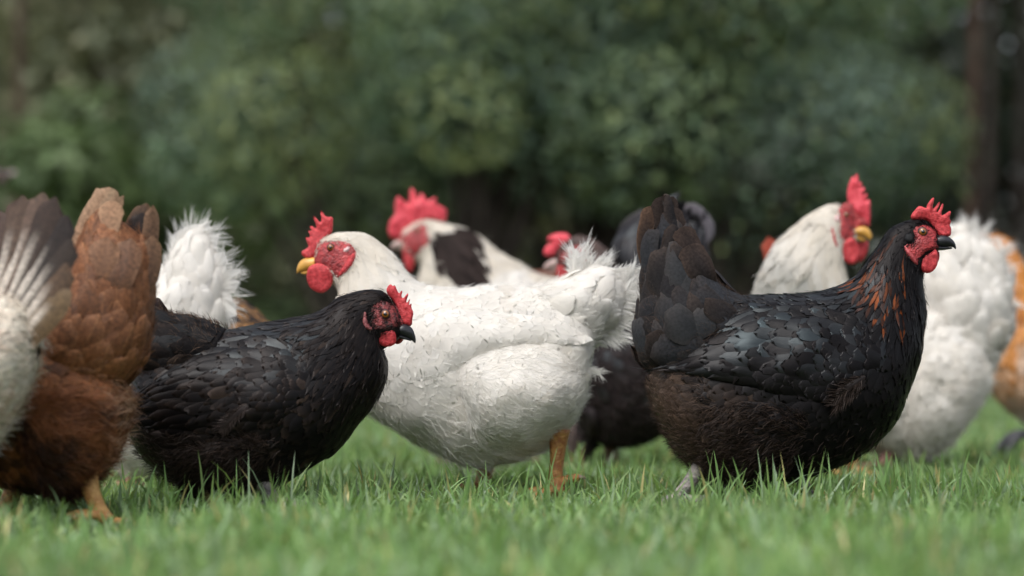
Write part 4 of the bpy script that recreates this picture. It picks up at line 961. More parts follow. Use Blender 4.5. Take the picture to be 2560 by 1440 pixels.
# ---- 2 black hen on the left, head lowered, in focus
comb_C = Z3([(1012, 905), (1014, 860), (1044, 829), (1062, 850), (1080, 839), (1096, 880), (1114, 912), (1129, 884), (1142, 890), (1130, 930), (1146, 950), (1180, 904), (1190, 915), (1170, 968), (1176, 985), (1202, 944), (1197, 982), (1192, 1002), (1215, 983), (1210, 1022), (1230, 1060), (1220, 1110), (1216, 1168), (1170, 1168), (1128, 1140), (1105, 1050), (1066, 970)])
face_C = Z3([(905, 1010), (960, 962), (1050, 968), (1110, 1030), (1150, 1130), (1140, 1165), (1090, 1180), (1060, 1200), (980, 1215), (925, 1205), (900, 1160), (890, 1080)])
BIRDS.append(dict(seed=5, D=3.17, base_px=640, cat='hen', mat='black', label='black hen with lowered head and small red comb beside the rust brown hen',
    rings=[(1004, 812, 1000, 846, .0095), (992, 775, 985, 858, .016), (965, 732, 962, 872, .021), (930, 723, 950, 888, .0245), (885, 730, 970, 912, .031), (840, 746, 964, 962, .043), (790, 779, 935, 1012, .060), (720, 797, 890, 1066, .079), (650, 807, 838, 1132, .092), (580, 822, 755, 1183, .099), (520, 830, 660, 1226, .10), (460, 832, 560, 1245, .097), (410, 842, 455, 1215, .089), (372, 872, 378, 1165, .074), (347, 915, 332, 1100, .050), (332, 965, 322, 1030, .024)],
    sizes=[(0, .006, .004), (.10, .008, .005), (.2, .018, .0045), (.30, .032, .0052), (.44, .034, .0062), (.50, .030, .018), (.65, .028, .018), (1, .028, .018)], hackle_u=.47, cf=cf_black_left, lift=.10, loose=.03, zj=.0004, tws=.025, tuck=0, cup=.06, droop=.3, lump=.003,
    fuzz=[dict(n=3500, len=.010, w=.0005, lift=.3, keep=lambda a, b, c, d: c < .4, grav=.2),
          dict(n=8000, len=.016, w=.0005, cf=cf_down_dark, lift=.35, keep=lambda a, b, c, d: (b > 1075) & (a < 720), grav=.4, clump=40)],
    cushions=[dict(rings=[(570, 815, 520, 985, .066), (500, 797, 425, 985, .072), (430, 782, 345, 950, .068), (370, 745, 275, 880, .052), (290, 690, 205, 790, .034), (215, 640, 150, 710, .016)],
                   sizes=[(0, .036, .024), (.5, .046, .030), (1, .06, .032)], cf=cf_tail_left, mat='dark', split=True, ou=.36, ov=.62, lift=.17, ajit=.22,
                   fuzz=[dict(n=2600, len=.013, cf=lambda a, b, c, d, r: (jitc(np.tile(np.array([BRN]), (len(a), 1)), r, .3), jitc(np.tile(np.array([BRN_L]), (len(a), 1)), r, .3), np.zeros(len(a))), lift=.6, spread=.9, clump=40, keep=lambda a, b, c, d: (a > 440) | (d < .08) | (d > .92))])],
    patches=[dict(name='wing', top=[(800, 910), (730, 855), (640, 838), (545, 856), (455, 905), (385, 965)], bot=[(765, 1040), (690, 1075), (600, 1085), (510, 1082), (425, 1072), (350, 1055)], thick=.010,
                  sizes=[(0, .020, .015), (.35, .030, .017), (.65, .044, .020), (1, .075, .022)], lift=.09, ou=.36, ov=.70, ajit=.10, ang=.0),
             dict(name='thigh', top=[(700, 1095), (630, 1085), (540, 1100), (450, 1120)], bot=[(650, 1215), (610, 1245), (550, 1248), (480, 1230)], thick=.010, sizes=[(0, .022, .018), (1, .026, .018)], ang=.8, ajit=.3, loose=.1, lift=.13,
                  fuzz=[dict(n=3500, len=.016, cf=cf_down_dark, lift=.3, clump=40)])],
    plumes=[dict(axis=[(300, 790, .0), (225, 715, .0), (140, 625, .0)], width=70, c0=(.014, .010, .011), c1=(.03, .021, .018), tilt=.2, barbs=40), dict(axis=[(300, 810, -.02), (215, 750, -.02), (120, 680, -.02)], width=66, c0=(.013, .010, .011), c1=(.03, .021, .018), tilt=0, barbs=40),
            dict(axis=[(320, 770, .02), (250, 690, .02), (195, 610, .02)], width=62, c0=(.016, .011, .011), c1=(.045, .028, .024), tilt=.3, barbs=40), dict(axis=[(420, 800, .0), (395, 775, -.01), (378, 748, -.01)], width=46, c0=(.018, .013, .015), c1=(.05, .035, .03), barbs=30)] +
           [dict(name='loose_feather', axis=[(655 - k * 9, 1000 + k * 7, -.104), (625 - k * 8, 1022 + k * 8, -.110), (585 - k * 4, 1058 + k * 6, -.110)], width=30, c0=(.016, .012, .011), c1=(.040, .029, .025), tilt=.12 * k - .2, barbs=60, fray=.25) for k in range(4)] +
           [dict(name='wing_quill', axis=[(610, 1082, -.100), (520, 1092, -.098), (400, 1080 - k * 10, -.085)], width=30 - 4 * k, c0=(.024, .018, .018), c1=(.040, .030, .028), tilt=.25) for k in range(2)],
    head=dict(bare=[face_C], face_th=.0014, bristles=330, draped=[('face_skin', face_C, 'face_dark'),
                                   ('earlobe', Z3([(845, 1040), (862, 1060), (868, 1120), (890, 1165), (915, 1190), (905, 1215), (860, 1195), (832, 1155), (834, 1090)]), 'lobe_dull')],
              plates=[('comb', comb_C, 'comb', 0, .007, 7), ('wattle', Z3([(925, 1212), (990, 1205), (1078, 1198), (1096, 1255), (1092, 1310), (1045, 1336), (985, 1332), (942, 1296)]), 'comb', -.016, .007, 9),
                      ('wattle', Z3([(1080, 1235), (1155, 1243), (1142, 1290), (1100, 1318), (1060, 1300)]), 'comb', .012, .007, 9)],
              eye=(965.6, 786, 9.4), beaks=[('beak', [(992, 815, 996, 838, .0095), (1008, 810, 1008, 841, .0088), (1021, 813, 1018, 845, .0068), (1032, 823, 1028, 850, .0044), (1038, 839, 1035, 856, .0022), (1040, 851, 1038, 859, .0007)], 'beak_black'),
                                               ('lower_beak', [(994, 834, 1000, 847, .0075), (1014, 841, 1016, 850, .0045), (1028, 849, 1029, 853, .0015)], 'beak_black')]),
    legs=[dict(path=[(640, 1180, -.04), (672, 1215, -.045), (695, 1250, -.045)], r=[.012, .0095, .009], mat='leg_grey', heading=0), dict(path=[(480, 1210, .05), (470, 1240, .05), (460, 1262, .05)], r=[.011, .009, .0085], mat='leg_grey', heading=5)]))

# ---- 3 white hen in the middle, facing left
comb_F = Z3([(392, 645), (335, 605), (332, 570), (370, 550), (392, 532), (380, 510), (362, 448), (396, 466), (402, 440), (378, 398), (416, 412), (392, 363), (422, 370), (440, 387), (456, 376), (422, 292), (442, 294), (480, 342), (496, 322), (480, 244), (502, 254), (526, 297), (584, 293), (584, 340), (580, 418), (545, 445), (505, 480), (475, 540), (440, 615)])
face_F = Z3([(400, 640), (440, 600), (470, 520), (510, 485), (600, 482), (720, 498), (770, 550), (788, 612), (745, 690), (692, 745), (632, 792), (588, 765), (560, 725), (480, 695), (410, 700), (392, 680)])
BIRDS.append(dict(seed=8, D=3.45, base_px=1270, cat='hen', mat='white', label='plump white hen with yellow beak and frayed tail, facing left at the centre',
    rings=[(787, 640, 790, 680, .010), (800, 605, 812, 700, .018), (830, 584, 835, 715, .023), (870, 579, 845, 745, .027), (916, 583, 830, 790, .031), (962, 616, 816, 850, .042), (1010, 667, 832, 925, .060), (1060, 715, 880, 1002, .080), (1130, 720, 950, 1056, .094), (1210, 714, 1050, 1120, .102), (1290, 713, 1175, 1165, .102), (1360, 711, 1295, 1150, .097), (1420, 716, 1398, 1092, .086), (1465, 745, 1450, 1030, .070), (1488, 790, 1470, 935, .045), (1492, 825, 1480, 885, .020)],
    sizes=[(0, .007, .005), (.12, .012, .007), (.28, .034, .012), (.42, .034, .018), (.55, .032, .024), (1, .034, .026)], hackle_u=.34, cf=lambda a, b, c, d, r: cf_white(None, .10)(a, b, c, d, r), lump=.006, hkm=1.6, lift=.044, loose=0, zj=.0002, ajit=.15, droop=.3, rag=.012, cup=0, tws=0, tuck=0,
    fuzz=[dict(n=6000, len=.026, w=.0005, lift=.30, spread=.35, grav=.5, cf=cf_clean, keep=lambda a, b, c, d: (b > 1000) & (a > 1060) & (a < 1260), clump=30), dict(n=9000, len=.013, w=.00032, lift=.10, spread=.3, grav=.1, cf=cf_clean, keep=lambda a, b, c, d: c > .34, clump=18), dict(n=900, len=.010, w=.0005, lift=.12, spread=.3, cf=cf_clean, keep=lambda a, b, c, d: c < .4)],
    cushions=[dict(rings=[(1330, 712, 1395, 900, .06), (1380, 706, 1450, 880, .062), (1425, 690, 1500, 850, .056), (1465, 675, 1535, 800, .044), (1500, 670, 1555, 760, .026), (1530, 680, 1560, 725, .010)], cf=cf_wbody,
                   sizes=[(0, .040, .026), (1, .055, .026)], ou=.34, u1=.8, lift=.16, loose=.10, ajit=.3, rag=.03, cup=.02, fuzz=[dict(n=1800, len=.018, w=.0005, lift=.25, spread=.5, cf=cf_clean, clump=20)])],
    patches=[dict(name='wing', top=[(965, 850), (1040, 800), (1150, 775), (1280, 785), (1400, 805), (1460, 835)], bot=[(965, 935), (1030, 950), (1110, 945), (1190, 905), (1310, 872), (1450, 862)], thick=.013, cf=cf_wbody, sizes=[(0, .024, .020), (.5, .034, .024), (.8, .034, .024), (1, .022, .024)], lift=.040, lump=.005, loose=0, zj=.0002, ajit=.15, rag=.010, cup=0, tws=0,
                  fuzz=[dict(n=150, len=.012, w=.0006, lift=.12, spread=.3, grav=.1, cf=cf_clean, clump=18)]),
             dict(name='thigh', top=[(1135, 935), (1180, 885), (1280, 858), (1380, 872), (1465, 930)], bot=[(1165, 1020), (1195, 1105), (1275, 1142), (1370, 1122), (1462, 1000)], thick=.050, cf=cf_wbody, sizes=[(0, .028, .024), (1, .032, .024)], lump=.006, ang=.55, lift=.045, loose=0, zj=.0002, ajit=.22, rag=.012, cup=0, tws=0, eu=1.0, ev=.9,
                  fuzz=[dict(n=5000, len=.014, w=.00034, lift=.14, spread=.35, grav=.15, cf=cf_clean, clump=18)])],
    plumes=[dict(axis=[(1400, 790, 0), (1460, 735, 0), (1445 + 40 * k, 640 + 18 * k + 26 * (k > 2), .004 * k)], width=66, c0=WHT, c1=WHT2, fray=.5, barbs=420, tip=.8, tilt=.15 * (k - 2)) for k in range(5)] +
           [dict(axis=[(1440, 800 + k * 12, -.01), (1510, 770 + k * 22, -.01), (1590 - k * 12, 690 + k * 46, -.01)], width=60, c0=WHT, c1=WHT2, fray=.5, barbs=380, tip=.8, tilt=.1 * k) for k in range(4)] +
           [dict(axis=[(1425, 715, -.02), (1432, 680, -.02), (1440, 622, -.02)], width=34, c0=WHT, c1=WHT2, fray=.5, barbs=150, tip=.9), dict(axis=[(1500, 690, -.01), (1560, 676, -.01), (1612, 684, -.01)], width=34, c0=WHT, c1=WHT2, fray=.55, barbs=130, tip=.8),
            dict(axis=[(1440, 905, -.05), (1465, 920, -.05), (1500, 935, -.05)], width=30, c0=WHT, c1=WHT2, fray=.55, barbs=110, tip=.8)],
    head=dict(bare=[face_F], bristles=90, bristle_col=(.12, .012, .014), draped=[('face_skin', face_F, 'face'), ('earlobe', Z3([(665, 575), (682, 545), (712, 528), (736, 538), (734, 568), (712, 590), (684, 594)]), 'lobe_white'), ('ear_flap', Z3([(745, 575), (778, 605), (755, 680), (700, 745), (630, 795), (615, 780), (650, 730), (695, 655)]), 'comb')],
              plates=[('comb', comb_F, 'comb', 0, .0075, 8), ('wattle', Z3([(392, 705), (440, 672), (520, 668), (585, 700), (605, 770), (575, 860), (528, 902), (475, 908), (418, 878), (386, 825), (380, 760)]), 'comb', -.017, .008, 11),
                      ('wattle', Z3([(410, 715), (470, 700), (530, 720), (560, 780), (530, 850), (470, 870), (425, 840), (400, 780)]), 'comb', .013, .007, 11)],
              eye=(829.7, 620.5, 8.0), beaks=[('beak', [(790, 642, 786, 675, .0098), (770, 644, 769, 678, .009), (757, 648, 757, 680, .0068), (747, 658, 749, 681, .0044), (743, 669, 744, 683, .0022), (742, 679, 742, 685, .0007)], 'beak_yellow'),
                                               ('lower_beak', [(786, 670, 786, 685, .0075), (765, 677, 766, 687, .0045), (752, 680, 753, 685, .002)], 'beak_yellow')]),
    legs=[dict(path=[(1395, 1070, -.05), (1392, 1130, -.05), (1388, 1190, -.05), (1392, 1228, -.05)], r=[.0165, .0120, .0100, .0100, .0130], mat='leg_orange', heading=200, scale=1.25, toes=[(0, .055), (34, .045), (-34, .045)]),
          dict(path=[(1225, 1130, .05), (1212, 1180, .05), (1205, 1222, .05)], r=[.015, .012, .011], mat='leg_orange', heading=180, scale=1.15)],
    toes=[dict(path=[(1398, 1205, -.052), (1422, 1192, -.055), (1445, 1188, -.058), (1462, 1190, -.06)], r=[.0075, .0062, .0048, .003], mat='leg_orange')]))

# ---- 4 rust brown hen at left, tail up, walking left
BIRDS.append(dict(seed=12, D=2.93, base_px=120, cat='hen', mat='brown', label='rust brown hen with mottled feathers and upright tan tail, seen from behind at left',
    rings=[(-330, 560, -335, 600, .010), (-310, 520, -300, 640, .022), (-270, 515, -280, 690, .028), (-220, 560, -290, 760, .036), (-170, 650, -290, 850, .055), (-120, 720, -270, 960, .080), (-60, 760, -200, 1080, .097), (0, 775, -100, 1170, .105), (70, 785, 20, 1222, .106), (140, 800, 130, 1238, .102), (200, 830, 215, 1215, .096), (255, 880, 278, 1150, .085), (292, 930, 308, 1060, .066), (312, 975, 316, 1010, .030)],
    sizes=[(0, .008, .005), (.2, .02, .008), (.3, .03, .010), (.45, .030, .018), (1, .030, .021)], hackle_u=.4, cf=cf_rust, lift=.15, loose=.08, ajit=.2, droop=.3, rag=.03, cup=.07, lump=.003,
    fuzz=[dict(n=4500, len=.018, w=.00055, lift=.35, keep=lambda a, b, c, d: a > -150, clump=30),
          dict(n=5200, len=.026, w=.0006, cf=lambda a, b, c, d, r: (jitc(np.tile(np.array([(.34, .17, .085)]), (len(a), 1)), r, .3), jitc(np.tile(np.array([(.46, .30, .20)]), (len(a), 1)), r, .2), np.zeros(len(a))), lift=.5, keep=lambda a, b, c, d: (a > 262) & (b > 935), grav=.5)],
    cushions=[dict(rings=[(20, 810, 190, 1010, .070), (75, 775, 290, 985, .084), (125, 725, 352, 915, .082), (165, 675, 378, 840, .068), (192, 625, 384, 760, .054), (208, 575, 380, 680, .040), (225, 535, 372, 620, .024), (250, 510, 350, 580, .012)], cf=cf_rust_tail,
                   sizes=[(0, .038, .026), (.5, .050, .034), (1, .058, .036)], split=True, u1=.82, ou=.36, ov=.62, lift=.20, ajit=.25, lump=.003, cup=.09, shaft=(.42, .20, .085),
                   fuzz=[dict(n=1800, len=.013, lift=.25, spread=.5, clump=30)])],
    plumes=[dict(axis=[(215, 720, -.01), (228, 600, -.015), (288, 474, -.01)], width=84, c0=(.34, .20, .12), c1=(.42, .265, .165), shaft=(.46, .31, .2), tilt=-.25, tip=.8, end=.7, rag=.03), dict(axis=[(250, 720, -.03), (258, 620, -.03), (292, 505, -.02)], width=70, c0=(.27, .145, .08), c1=(.34, .20, .115), tilt=.2, tip=.8, end=.6),
            dict(axis=[(320, 690, .02), (318, 600, .02), (362, 506, .02)], width=66, c0=(.020, .013, .012), c1=(.12, .065, .03), tilt=.3, edge_pow=5), dict(axis=[(345, 720, .0), (372, 620, .005), (380, 512, .01)], width=44, c0=(.10, .052, .030), c1=(.22, .125, .072), tilt=-.5),
            dict(axis=[(330, 690, .0), (340, 600, .01), (352, 530, .012)], width=70, c0=(.012, .011, .013), c1=(.03, .02, .017), tilt=.1), dict(axis=[(350, 760, -.03), (380, 690, -.02), (385, 590, -.01)], width=54, c0=(.10, .05, .028), c1=(.20, .11, .06), tilt=-.4),
            dict(axis=[(235, 760, -.06), (262, 690, -.058), (284, 598, -.045)], width=84, c0=(.15, .068, .032), c1=(.23, .115, .06), tilt=.1), dict(axis=[(285, 760, -.06), (318, 690, -.055), (340, 600, -.035)], width=80, c0=(.11, .05, .026), c1=(.19, .095, .05), tilt=-.15)],
    patches=[dict(name='thigh', top=[(60, 1010), (130, 985), (220, 985), (300, 1010)], bot=[(110, 1200), (160, 1240), (215, 1230), (270, 1150)], thick=.022, sizes=[(0, .026, .020), (1, .028, .020)], ang=.7, lift=.12, loose=.08, ajit=.3, rag=.05, fuzz=[dict(n=5000, len=.018, lift=.3, clump=30)])],
    legs=[dict(path=[(232, 1165, -.04), (245, 1225, -.045), (268, 1275, -.045), (288, 1303, -.045)], r=[.0130, .0108, .0095, .0105], mat='leg_yellow', heading=195, scale=1.2, toes=[(0, .055), (34, .045), (-34, .045)]), dict(path=[(20, 1210, .05), (0, 1260, .05), (-15, 1295, .05)], r=[.013, .011, .0105], mat='leg_yellow', heading=185, scale=1.2)],
    toes=[dict(path=[(286, 1302, -.048), (312, 1300, -.055), (334, 1297, -.06), (350, 1296, -.062)], r=[.0085, .0070, .0055, .003], mat='leg_yellow')]))

# ---- 5 cream hen cut by the left edge, nearest of all
def tail_stripe(t, a, rng):
    cream = np.exp(-((a + .30) / .30) ** 4) * np.clip((.74 - t) * 3, 0, 1) * .85 + np.clip((.10 - t) * 6, 0, 1)
    return 1 - np.clip(cream, 0, 1)
BIRDS.append(dict(seed=14, D=2.76, base_px=-250, cat='hen', mat='brown', label='cream hen with dark striped fanned tail, cut off by the left edge',
    rings=[(-560, 520, -560, 560, .012), (-540, 470, -520, 610, .024), (-490, 465, -500, 680, .030), (-420, 540, -520, 790, .040), (-350, 660, -500, 920, .070), (-250, 740, -400, 1080, .098), (-150, 760, -260, 1180, .106), (-50, 750, -130, 1190, .105), (20, 740, -30, 1120, .096), (66, 770, 36, 1020, .076), (90, 830, 72, 930, .040)],
    sizes=[(0, .008, .006), (.3, .03, .012), (.45, .03, .02), (1, .032, .024)], hackle_u=.36, cf=cf_cream, lift=.12, loose=.1, ajit=.25, rag=.05,
    fuzz=[dict(n=5000, len=.02, w=.0007, lift=.4, keep=lambda a, b, c, d: a > -160, clump=30, grav=.4)],
    cushions=[dict(rings=[(-60, 745, 40, 960, .07), (-40, 730, 70, 880, .06), (-20, 730, 78, 830, .045), (0, 735, 76, 790, .02)], u1=.7, sizes=[(0, .035, .024), (1, .03, .024)], lift=.12, fuzz=[])],
    plumes=[dict(axis=[(-50 + 17 * k, 775 + 11 * k, -.004 * k), (-10 + 22 * k, 655 + 15 * k, -.004 * k), tp], width=84, basew=.85, c0=(.66, .59, .51), c1=c_, tilt=.25, stripe=tail_stripe, tip=.7)
            for k, (tp, c_) in enumerate([((-20, 520, .02), (.06, .034, .024)), ((50, 486, .015), (.075, .045, .03)), ((105, 480, .01), (.10, .062, .044)), ((140, 492, .0), (.035, .02, .014)), ((172, 540, -.006), (.018, .011, .009)), ((184, 600, -.012), (.025, .015, .010)), ((176, 660, -.018), (.075, .042, .022)), ((150, 715, -.02), (.12, .075, .035))])],
    legs=[dict(path=[(-230, 1180, -.04), (-240, 1270, -.04), (-225, 1330, -.04)], r=[.013, .011, .0105], mat='leg_orange', heading=180, scale=1.1), dict(path=[(-160, 1180, .05), (-150, 1270, .05), (-140, 1330, .05)], r=[.013, .011, .0105], mat='leg_orange', heading=180, scale=1.1)]))

# ---- 6 white hen with frayed tail behind the left black hen
BIRDS.append(dict(seed=16, D=3.62, base_px=360, cat='hen', mat='white', label='white hen with spiky frayed tail, half hidden behind the left black hen',
    rings=[(120, 1150, 130, 1175, .010), (135, 1110, 150, 1172, .020), (160, 1050, 182, 1155, .026), (182, 970, 225, 1130, .036), (215, 885, 265, 1140, .060), (270, 820, 295, 1175, .083), (340, 780, 335, 1206, .094), (420, 768, 405, 1198, .094), (485, 775, 470, 1150, .084), (530, 800, 522, 1060, .062), (555, 840, 548, 950, .030)],
    sizes=[(0, .008, .006), (.3, .03, .014), (.5, .034, .024), (1, .036, .026)], hackle_u=.3, cf=cf_wbody, lift=.055, loose=0, zj=.0003, ajit=.2, rag=.012, cup=0, tws=0, tuck=0, fuzz=[dict(n=2500, len=.015, lift=.2, cf=cf_clean, clump=20)],
    cushions=[dict(rings=[(340, 775, 440, 960, .07), (372, 725, 520, 900, .070), (410, 670, 560, 840, .058), (445, 620, 570, 770, .042), (470, 585, 560, 690, .024), (490, 572, 545, 630, .010)], sizes=[(0, .042, .028), (1, .06, .030)], ou=.32, u1=.8, lift=.20, loose=.10, ajit=.28, rag=.02, cup=.05, fuzz=[dict(n=900, len=.018, lift=.2, spread=.4, cf=cf_clean, clump=20)])],
    plumes=[dict(axis=[(410, 760, 0), (440, 660, 0), tp], width=w_, c0=WHT, c1=WHT2, fray=.16, barbs=120, tip=.8, tilt=.1) for tp, w_ in (((455, 572, 0), 54), ((492, 560, -.005), 64), ((528, 566, -.01), 64), ((552, 592, -.012), 56))] +
           [dict(axis=[(440, 800, -.02), (510, 730, -.02), tp], width=w_, c0=WHT, c1=WHT2, fray=.16, barbs=120, tip=.8, tilt=-.1) for tp, w_ in (((566, 628, -.02), 50), ((570, 668, -.02), 46), ((606, 676, -.02), 40), ((604, 706, -.02), 52), ((585, 755, -.02), 60), ((596, 790, -.03), 54))],
    legs=[dict(path=[(330, 1190, -.04), (345, 1210, -.04), (350, 1222, -.04)], r=[.012, .010, .010], mat='leg_pink', heading=185), dict(path=[(400, 1190, .04), (405, 1208, .04), (410, 1222, .04)], r=[.012, .010, .010], mat='leg_pink', heading=185)]))

# ---- 7 speckled hen, only its arched back shows
BIRDS.append(dict(seed=18, D=3.9, base_px=600, cat='hen', mat='brown', label='black and gold speckled hen, only its arched back visible behind the left black hen',
    rings=[(806, 1080, 800, 1105, .010), (795, 1055, 780, 1115, .020), (775, 1010, 745, 1110, .027), (745, 935, 700, 1120, .045), (705, 850, 640, 1140, .070), (655, 788, 575, 1150, .088), (605, 752, 520, 1140, .090), (545, 750, 475, 1080, .080), (495, 780, 450, 980, .060), (462, 820, 440, 900, .030)],
    sizes=[(0, .008, .006), (.3, .022, .009), (.5, .026, .012), (1, .03, .016)], hackle_u=.75, cf=cf_speckle, lift=.12, loose=.05, fuzz=[],
    legs=[dict(path=[(560, 1110, -.03), (565, 1160, -.03), (568, 1195, -.03)], r=[.012, .010, .009], mat='leg_grey', heading=0), dict(path=[(610, 1110, .04), (612, 1160, .04), (615, 1195, .04)], r=[.012, .010, .009], mat='leg_grey', heading=0)]))

# ---- 8 pied rooster behind the white hen
comb_G = Z3([(1034, 445), (1020, 400), (1040, 320), (1085, 280), (1075, 210), (1098, 125), (1132, 150), (1195, 205), (1200, 68), (1222, 65), (1247, 110), (1262, 165), (1280, 108), (1302, 110), (1342, 172), (1370, 150), (1412, 138), (1402, 190), (1462, 215), (1495, 235), (1492, 322), (1462, 342), (1380, 312), (1310, 330), (1250, 385), (1195, 440), (1130, 465), (1080, 475), (1050, 472)])
face_G = Z3([(1075, 465), (1190, 420), (1240, 370), (1310, 335), (1345, 380), (1335, 430), (1385, 460), (1352, 522), (1290, 582), (1230, 642), (1165, 565), (1140, 505)])
BIRDS.append(dict(seed=20, D=4.4, base_px=1250, cat='rooster', mat='white', label='pied rooster with big pinkish comb and black band across its pale neck',
    rings=[(1000, 598, 1004, 628, .012), (1015, 570, 1020, 645, .022), (1058, 549, 1050, 660, .028), (1110, 557, 1046, 695, .034), (1150, 568, 1034, 745, .046), (1200, 592, 1034, 805, .062), (1250, 628, 1054, 880, .082), (1300, 662, 1105, 960, .096), (1345, 684, 1175, 1020, .10), (1390, 694, 1270, 1040, .096), (1430, 715, 1365, 1000, .08), (1460, 755, 1430, 920, .05), (1470, 785, 1455, 840, .02)],
    sizes=[(0, .008, .006), (.12, .014, .008), (.3, .045, .013), (.5, .045, .02), (1, .04, .026)], hackle_u=.5, cf=cf_pied, lift=.10, loose=.07, ajit=.12, fuzz=[dict(n=2500, len=.016, lift=.3, clump=30)],
    patches=[dict(name='wing', top=[(1222, 716), (1250, 688), (1300, 680), (1340, 700)], bot=[(1215, 850), (1250, 850), (1320, 830), (1360, 780)], thick=.02, cf=cf_wbody, sizes=[(0, .035, .026), (1, .05, .026)], lift=.14, rag=.06)],
    plumes=[dict(axis=[(1290, 690, -.02 + .01 * k), (1360, 690 + 5 * k, 0), (1480 + 30 * k, 712 + 10 * k, .02)], width=34, c0=(.16, .055, .035), c1=(.24, .12, .09), mat='brown', tilt=.3 * k) for k in range(4)],
    head=dict(sp=6, bare=[face_G], draped=[('face_skin', face_G, 'face')], wave=.006,
              plates=[('comb', comb_G, 'comb_pink', 0, .016, 12), ('wattle', Z3([(1150, 505), (1228, 500), (1272, 560), (1245, 640), (1232, 700), (1202, 748), (1172, 722), (1150, 640), (1143, 560)]), 'comb', -.016, .008, 9), ('wattle', Z3([(1155, 515), (1210, 510), (1230, 570), (1215, 660), (1185, 700), (1160, 640)]), 'comb', .014, .008, 9)],
              eye=(1046.5, 578, 5.5), beaks=[('beak', [(1008, 600, 1006, 619, .010), (995, 600, 996, 621, .0092), (985, 605, 988, 622, .0065), (978, 613, 981, 624, .0025), (976, 621, 978, 625, .0007)], 'beak_pale'), ('lower_beak', [(1006, 614, 1008, 624, .008), (992, 618, 993, 625, .004), (984, 621, 985, 625, .0015)], 'beak_pale')]),
    legs=[dict(path=[(1240, 1010, -.04), (1235, 1090, -.04), (1240, 1155, -.04)], r=[.014, .011, .0105], mat='leg_pink', heading=180, scale=1.15), dict(path=[(1180, 1010, .05), (1175, 1090, .05), (1170, 1155, .05)], r=[.014, .011, .0105], mat='leg_pink', heading=180, scale=1.15)]))

# ---- 9 grey brown hen facing left, between the white hen's tail and the black hen
face_H = Z5([(465, 600), (520, 550), (600, 515), (685, 528), (728, 600), (705, 655), (620, 725), (560, 680), (480, 668)])
BIRDS.append(dict(seed=22, D=4.2, base_px=1590, cat='hen', mat='black', label='dark grey brown hen with red comb facing left, behind the frayed white tail',
    rings=[(1388, 640, 1392, 668, .010), (1400, 612, 1408, 685, .018), (1440, 589, 1424, 710, .024), (1480, 597, 1422, 745, .030), (1520, 626, 1414, 805, .046), (1560, 655, 1414, 885, .066), (1600, 678, 1424, 985, .085), (1640, 688, 1452, 1068, .096), (1680, 690, 1520, 1118, .096), (1720, 692, 1615, 1108, .086), (1750, 705, 1695, 1050, .070), (1770, 745, 1750, 940, .050), (1776, 795, 1766, 860, .020)],
    sizes=[(0, .008, .005), (.12, .010, .006), (.3, .034, .010), (.5, .03, .018), (1, .03, .02)], hackle_u=.45, cf=cf_greybrown, lift=.10, loose=.06, fuzz=[dict(n=4000, len=.015, lift=.3, clump=35)],
    cushions=[dict(rings=[(1540, 665, 1700, 900, .06), (1528, 625, 1740, 830, .062), (1545, 585, 1765, 760, .052), (1575, 555, 1770, 690, .038), (1610, 535, 1765, 630, .020)], sizes=[(0, .04, .022), (1, .07, .022)], lift=.10, ou=.3, cf=lambda a, b, c, d, r: (jitc(np.tile(np.array([(.012, .0115, .013)]), (len(a), 1)), r, .4), jitc(np.tile(np.array([(.026, .024, .027)]), (len(a), 1)), r, .4), r.random(len(a)) ** 2 * .4))],
    patches=[dict(name='thigh', top=[(1410, 1040), (1440, 1010), (1480, 1020), (1500, 1050)], bot=[(1425, 1150), (1440, 1168), (1455, 1168), (1472, 1150)], thick=.02, sizes=[(0, .024, .018), (1, .026, .018)], ang=1.2, ajit=.3)],
    plumes=[dict(axis=[(1600, 640, -.01 * k), (1560 + 26 * k, 580 - 6 * k, -.01 * k), (1625 + 36 * k, 525 + 3 * k, 0)], width=36, c0=(.014, .013, .015), c1=(.036, .033, .037), tilt=.2) for k in range(4)] +
           [dict(axis=[(1690, 620, .01 * k), (1722 + 12 * k, 520 + 6 * k, .01 * k), (1772 - 8 * k, 562 + 14 * k, 0), (1766 - 10 * k, 612 + 6 * k, 0)], width=30, c0=(.085, .078, .088), c1=(.14, .13, .145), tilt=.2) for k in range(3)],
    head=dict(sp=5, bare=[face_H], draped=[('face_skin', face_H, 'face')],
              plates=[('comb', Z5([(345, 600), (352, 555), (372, 520), (432, 500), (370, 485), (388, 450), (460, 422), (530, 424), (568, 460), (562, 492), (512, 535), (462, 595), (402, 620)]), 'comb_pink', 0, .014, 12), ('wattle', Z5([(448, 705), (480, 668), (560, 685), (574, 770), (542, 812), (490, 818), (454, 782)]), 'comb', -.015, .008, 10), ('wattle', Z5([(455, 705), (490, 680), (545, 690), (555, 760), (520, 795), (470, 780)]), 'comb', .013, .008, 10)],
              eye=(1442, 635, 5.0), beaks=[('beak', [(1396, 646, 1394, 669, .0095), (1380, 648, 1378, 672, .0085), (1369, 655, 1368, 673, .006), (1361, 663, 1362, 674, .0025), (1359, 670, 1360, 675, .0007)], 'beak_pale'), ('lower_beak', [(1394, 666, 1394, 677, .0075), (1378, 671, 1378, 678, .004), (1367, 673, 1368, 676, .0015)], 'beak_pale')]),
    legs=[dict(path=[(1440, 1140, -.04), (1442, 1160, -.04), (1445, 1172, -.04)], r=[.012, .010, .010], mat='leg_pink', heading=180), dict(path=[(1528, 1095, .03), (1530, 1135, .03), (1532, 1170, .03)], r=[.014, .012, .011], mat='leg_pink', heading=180)]))

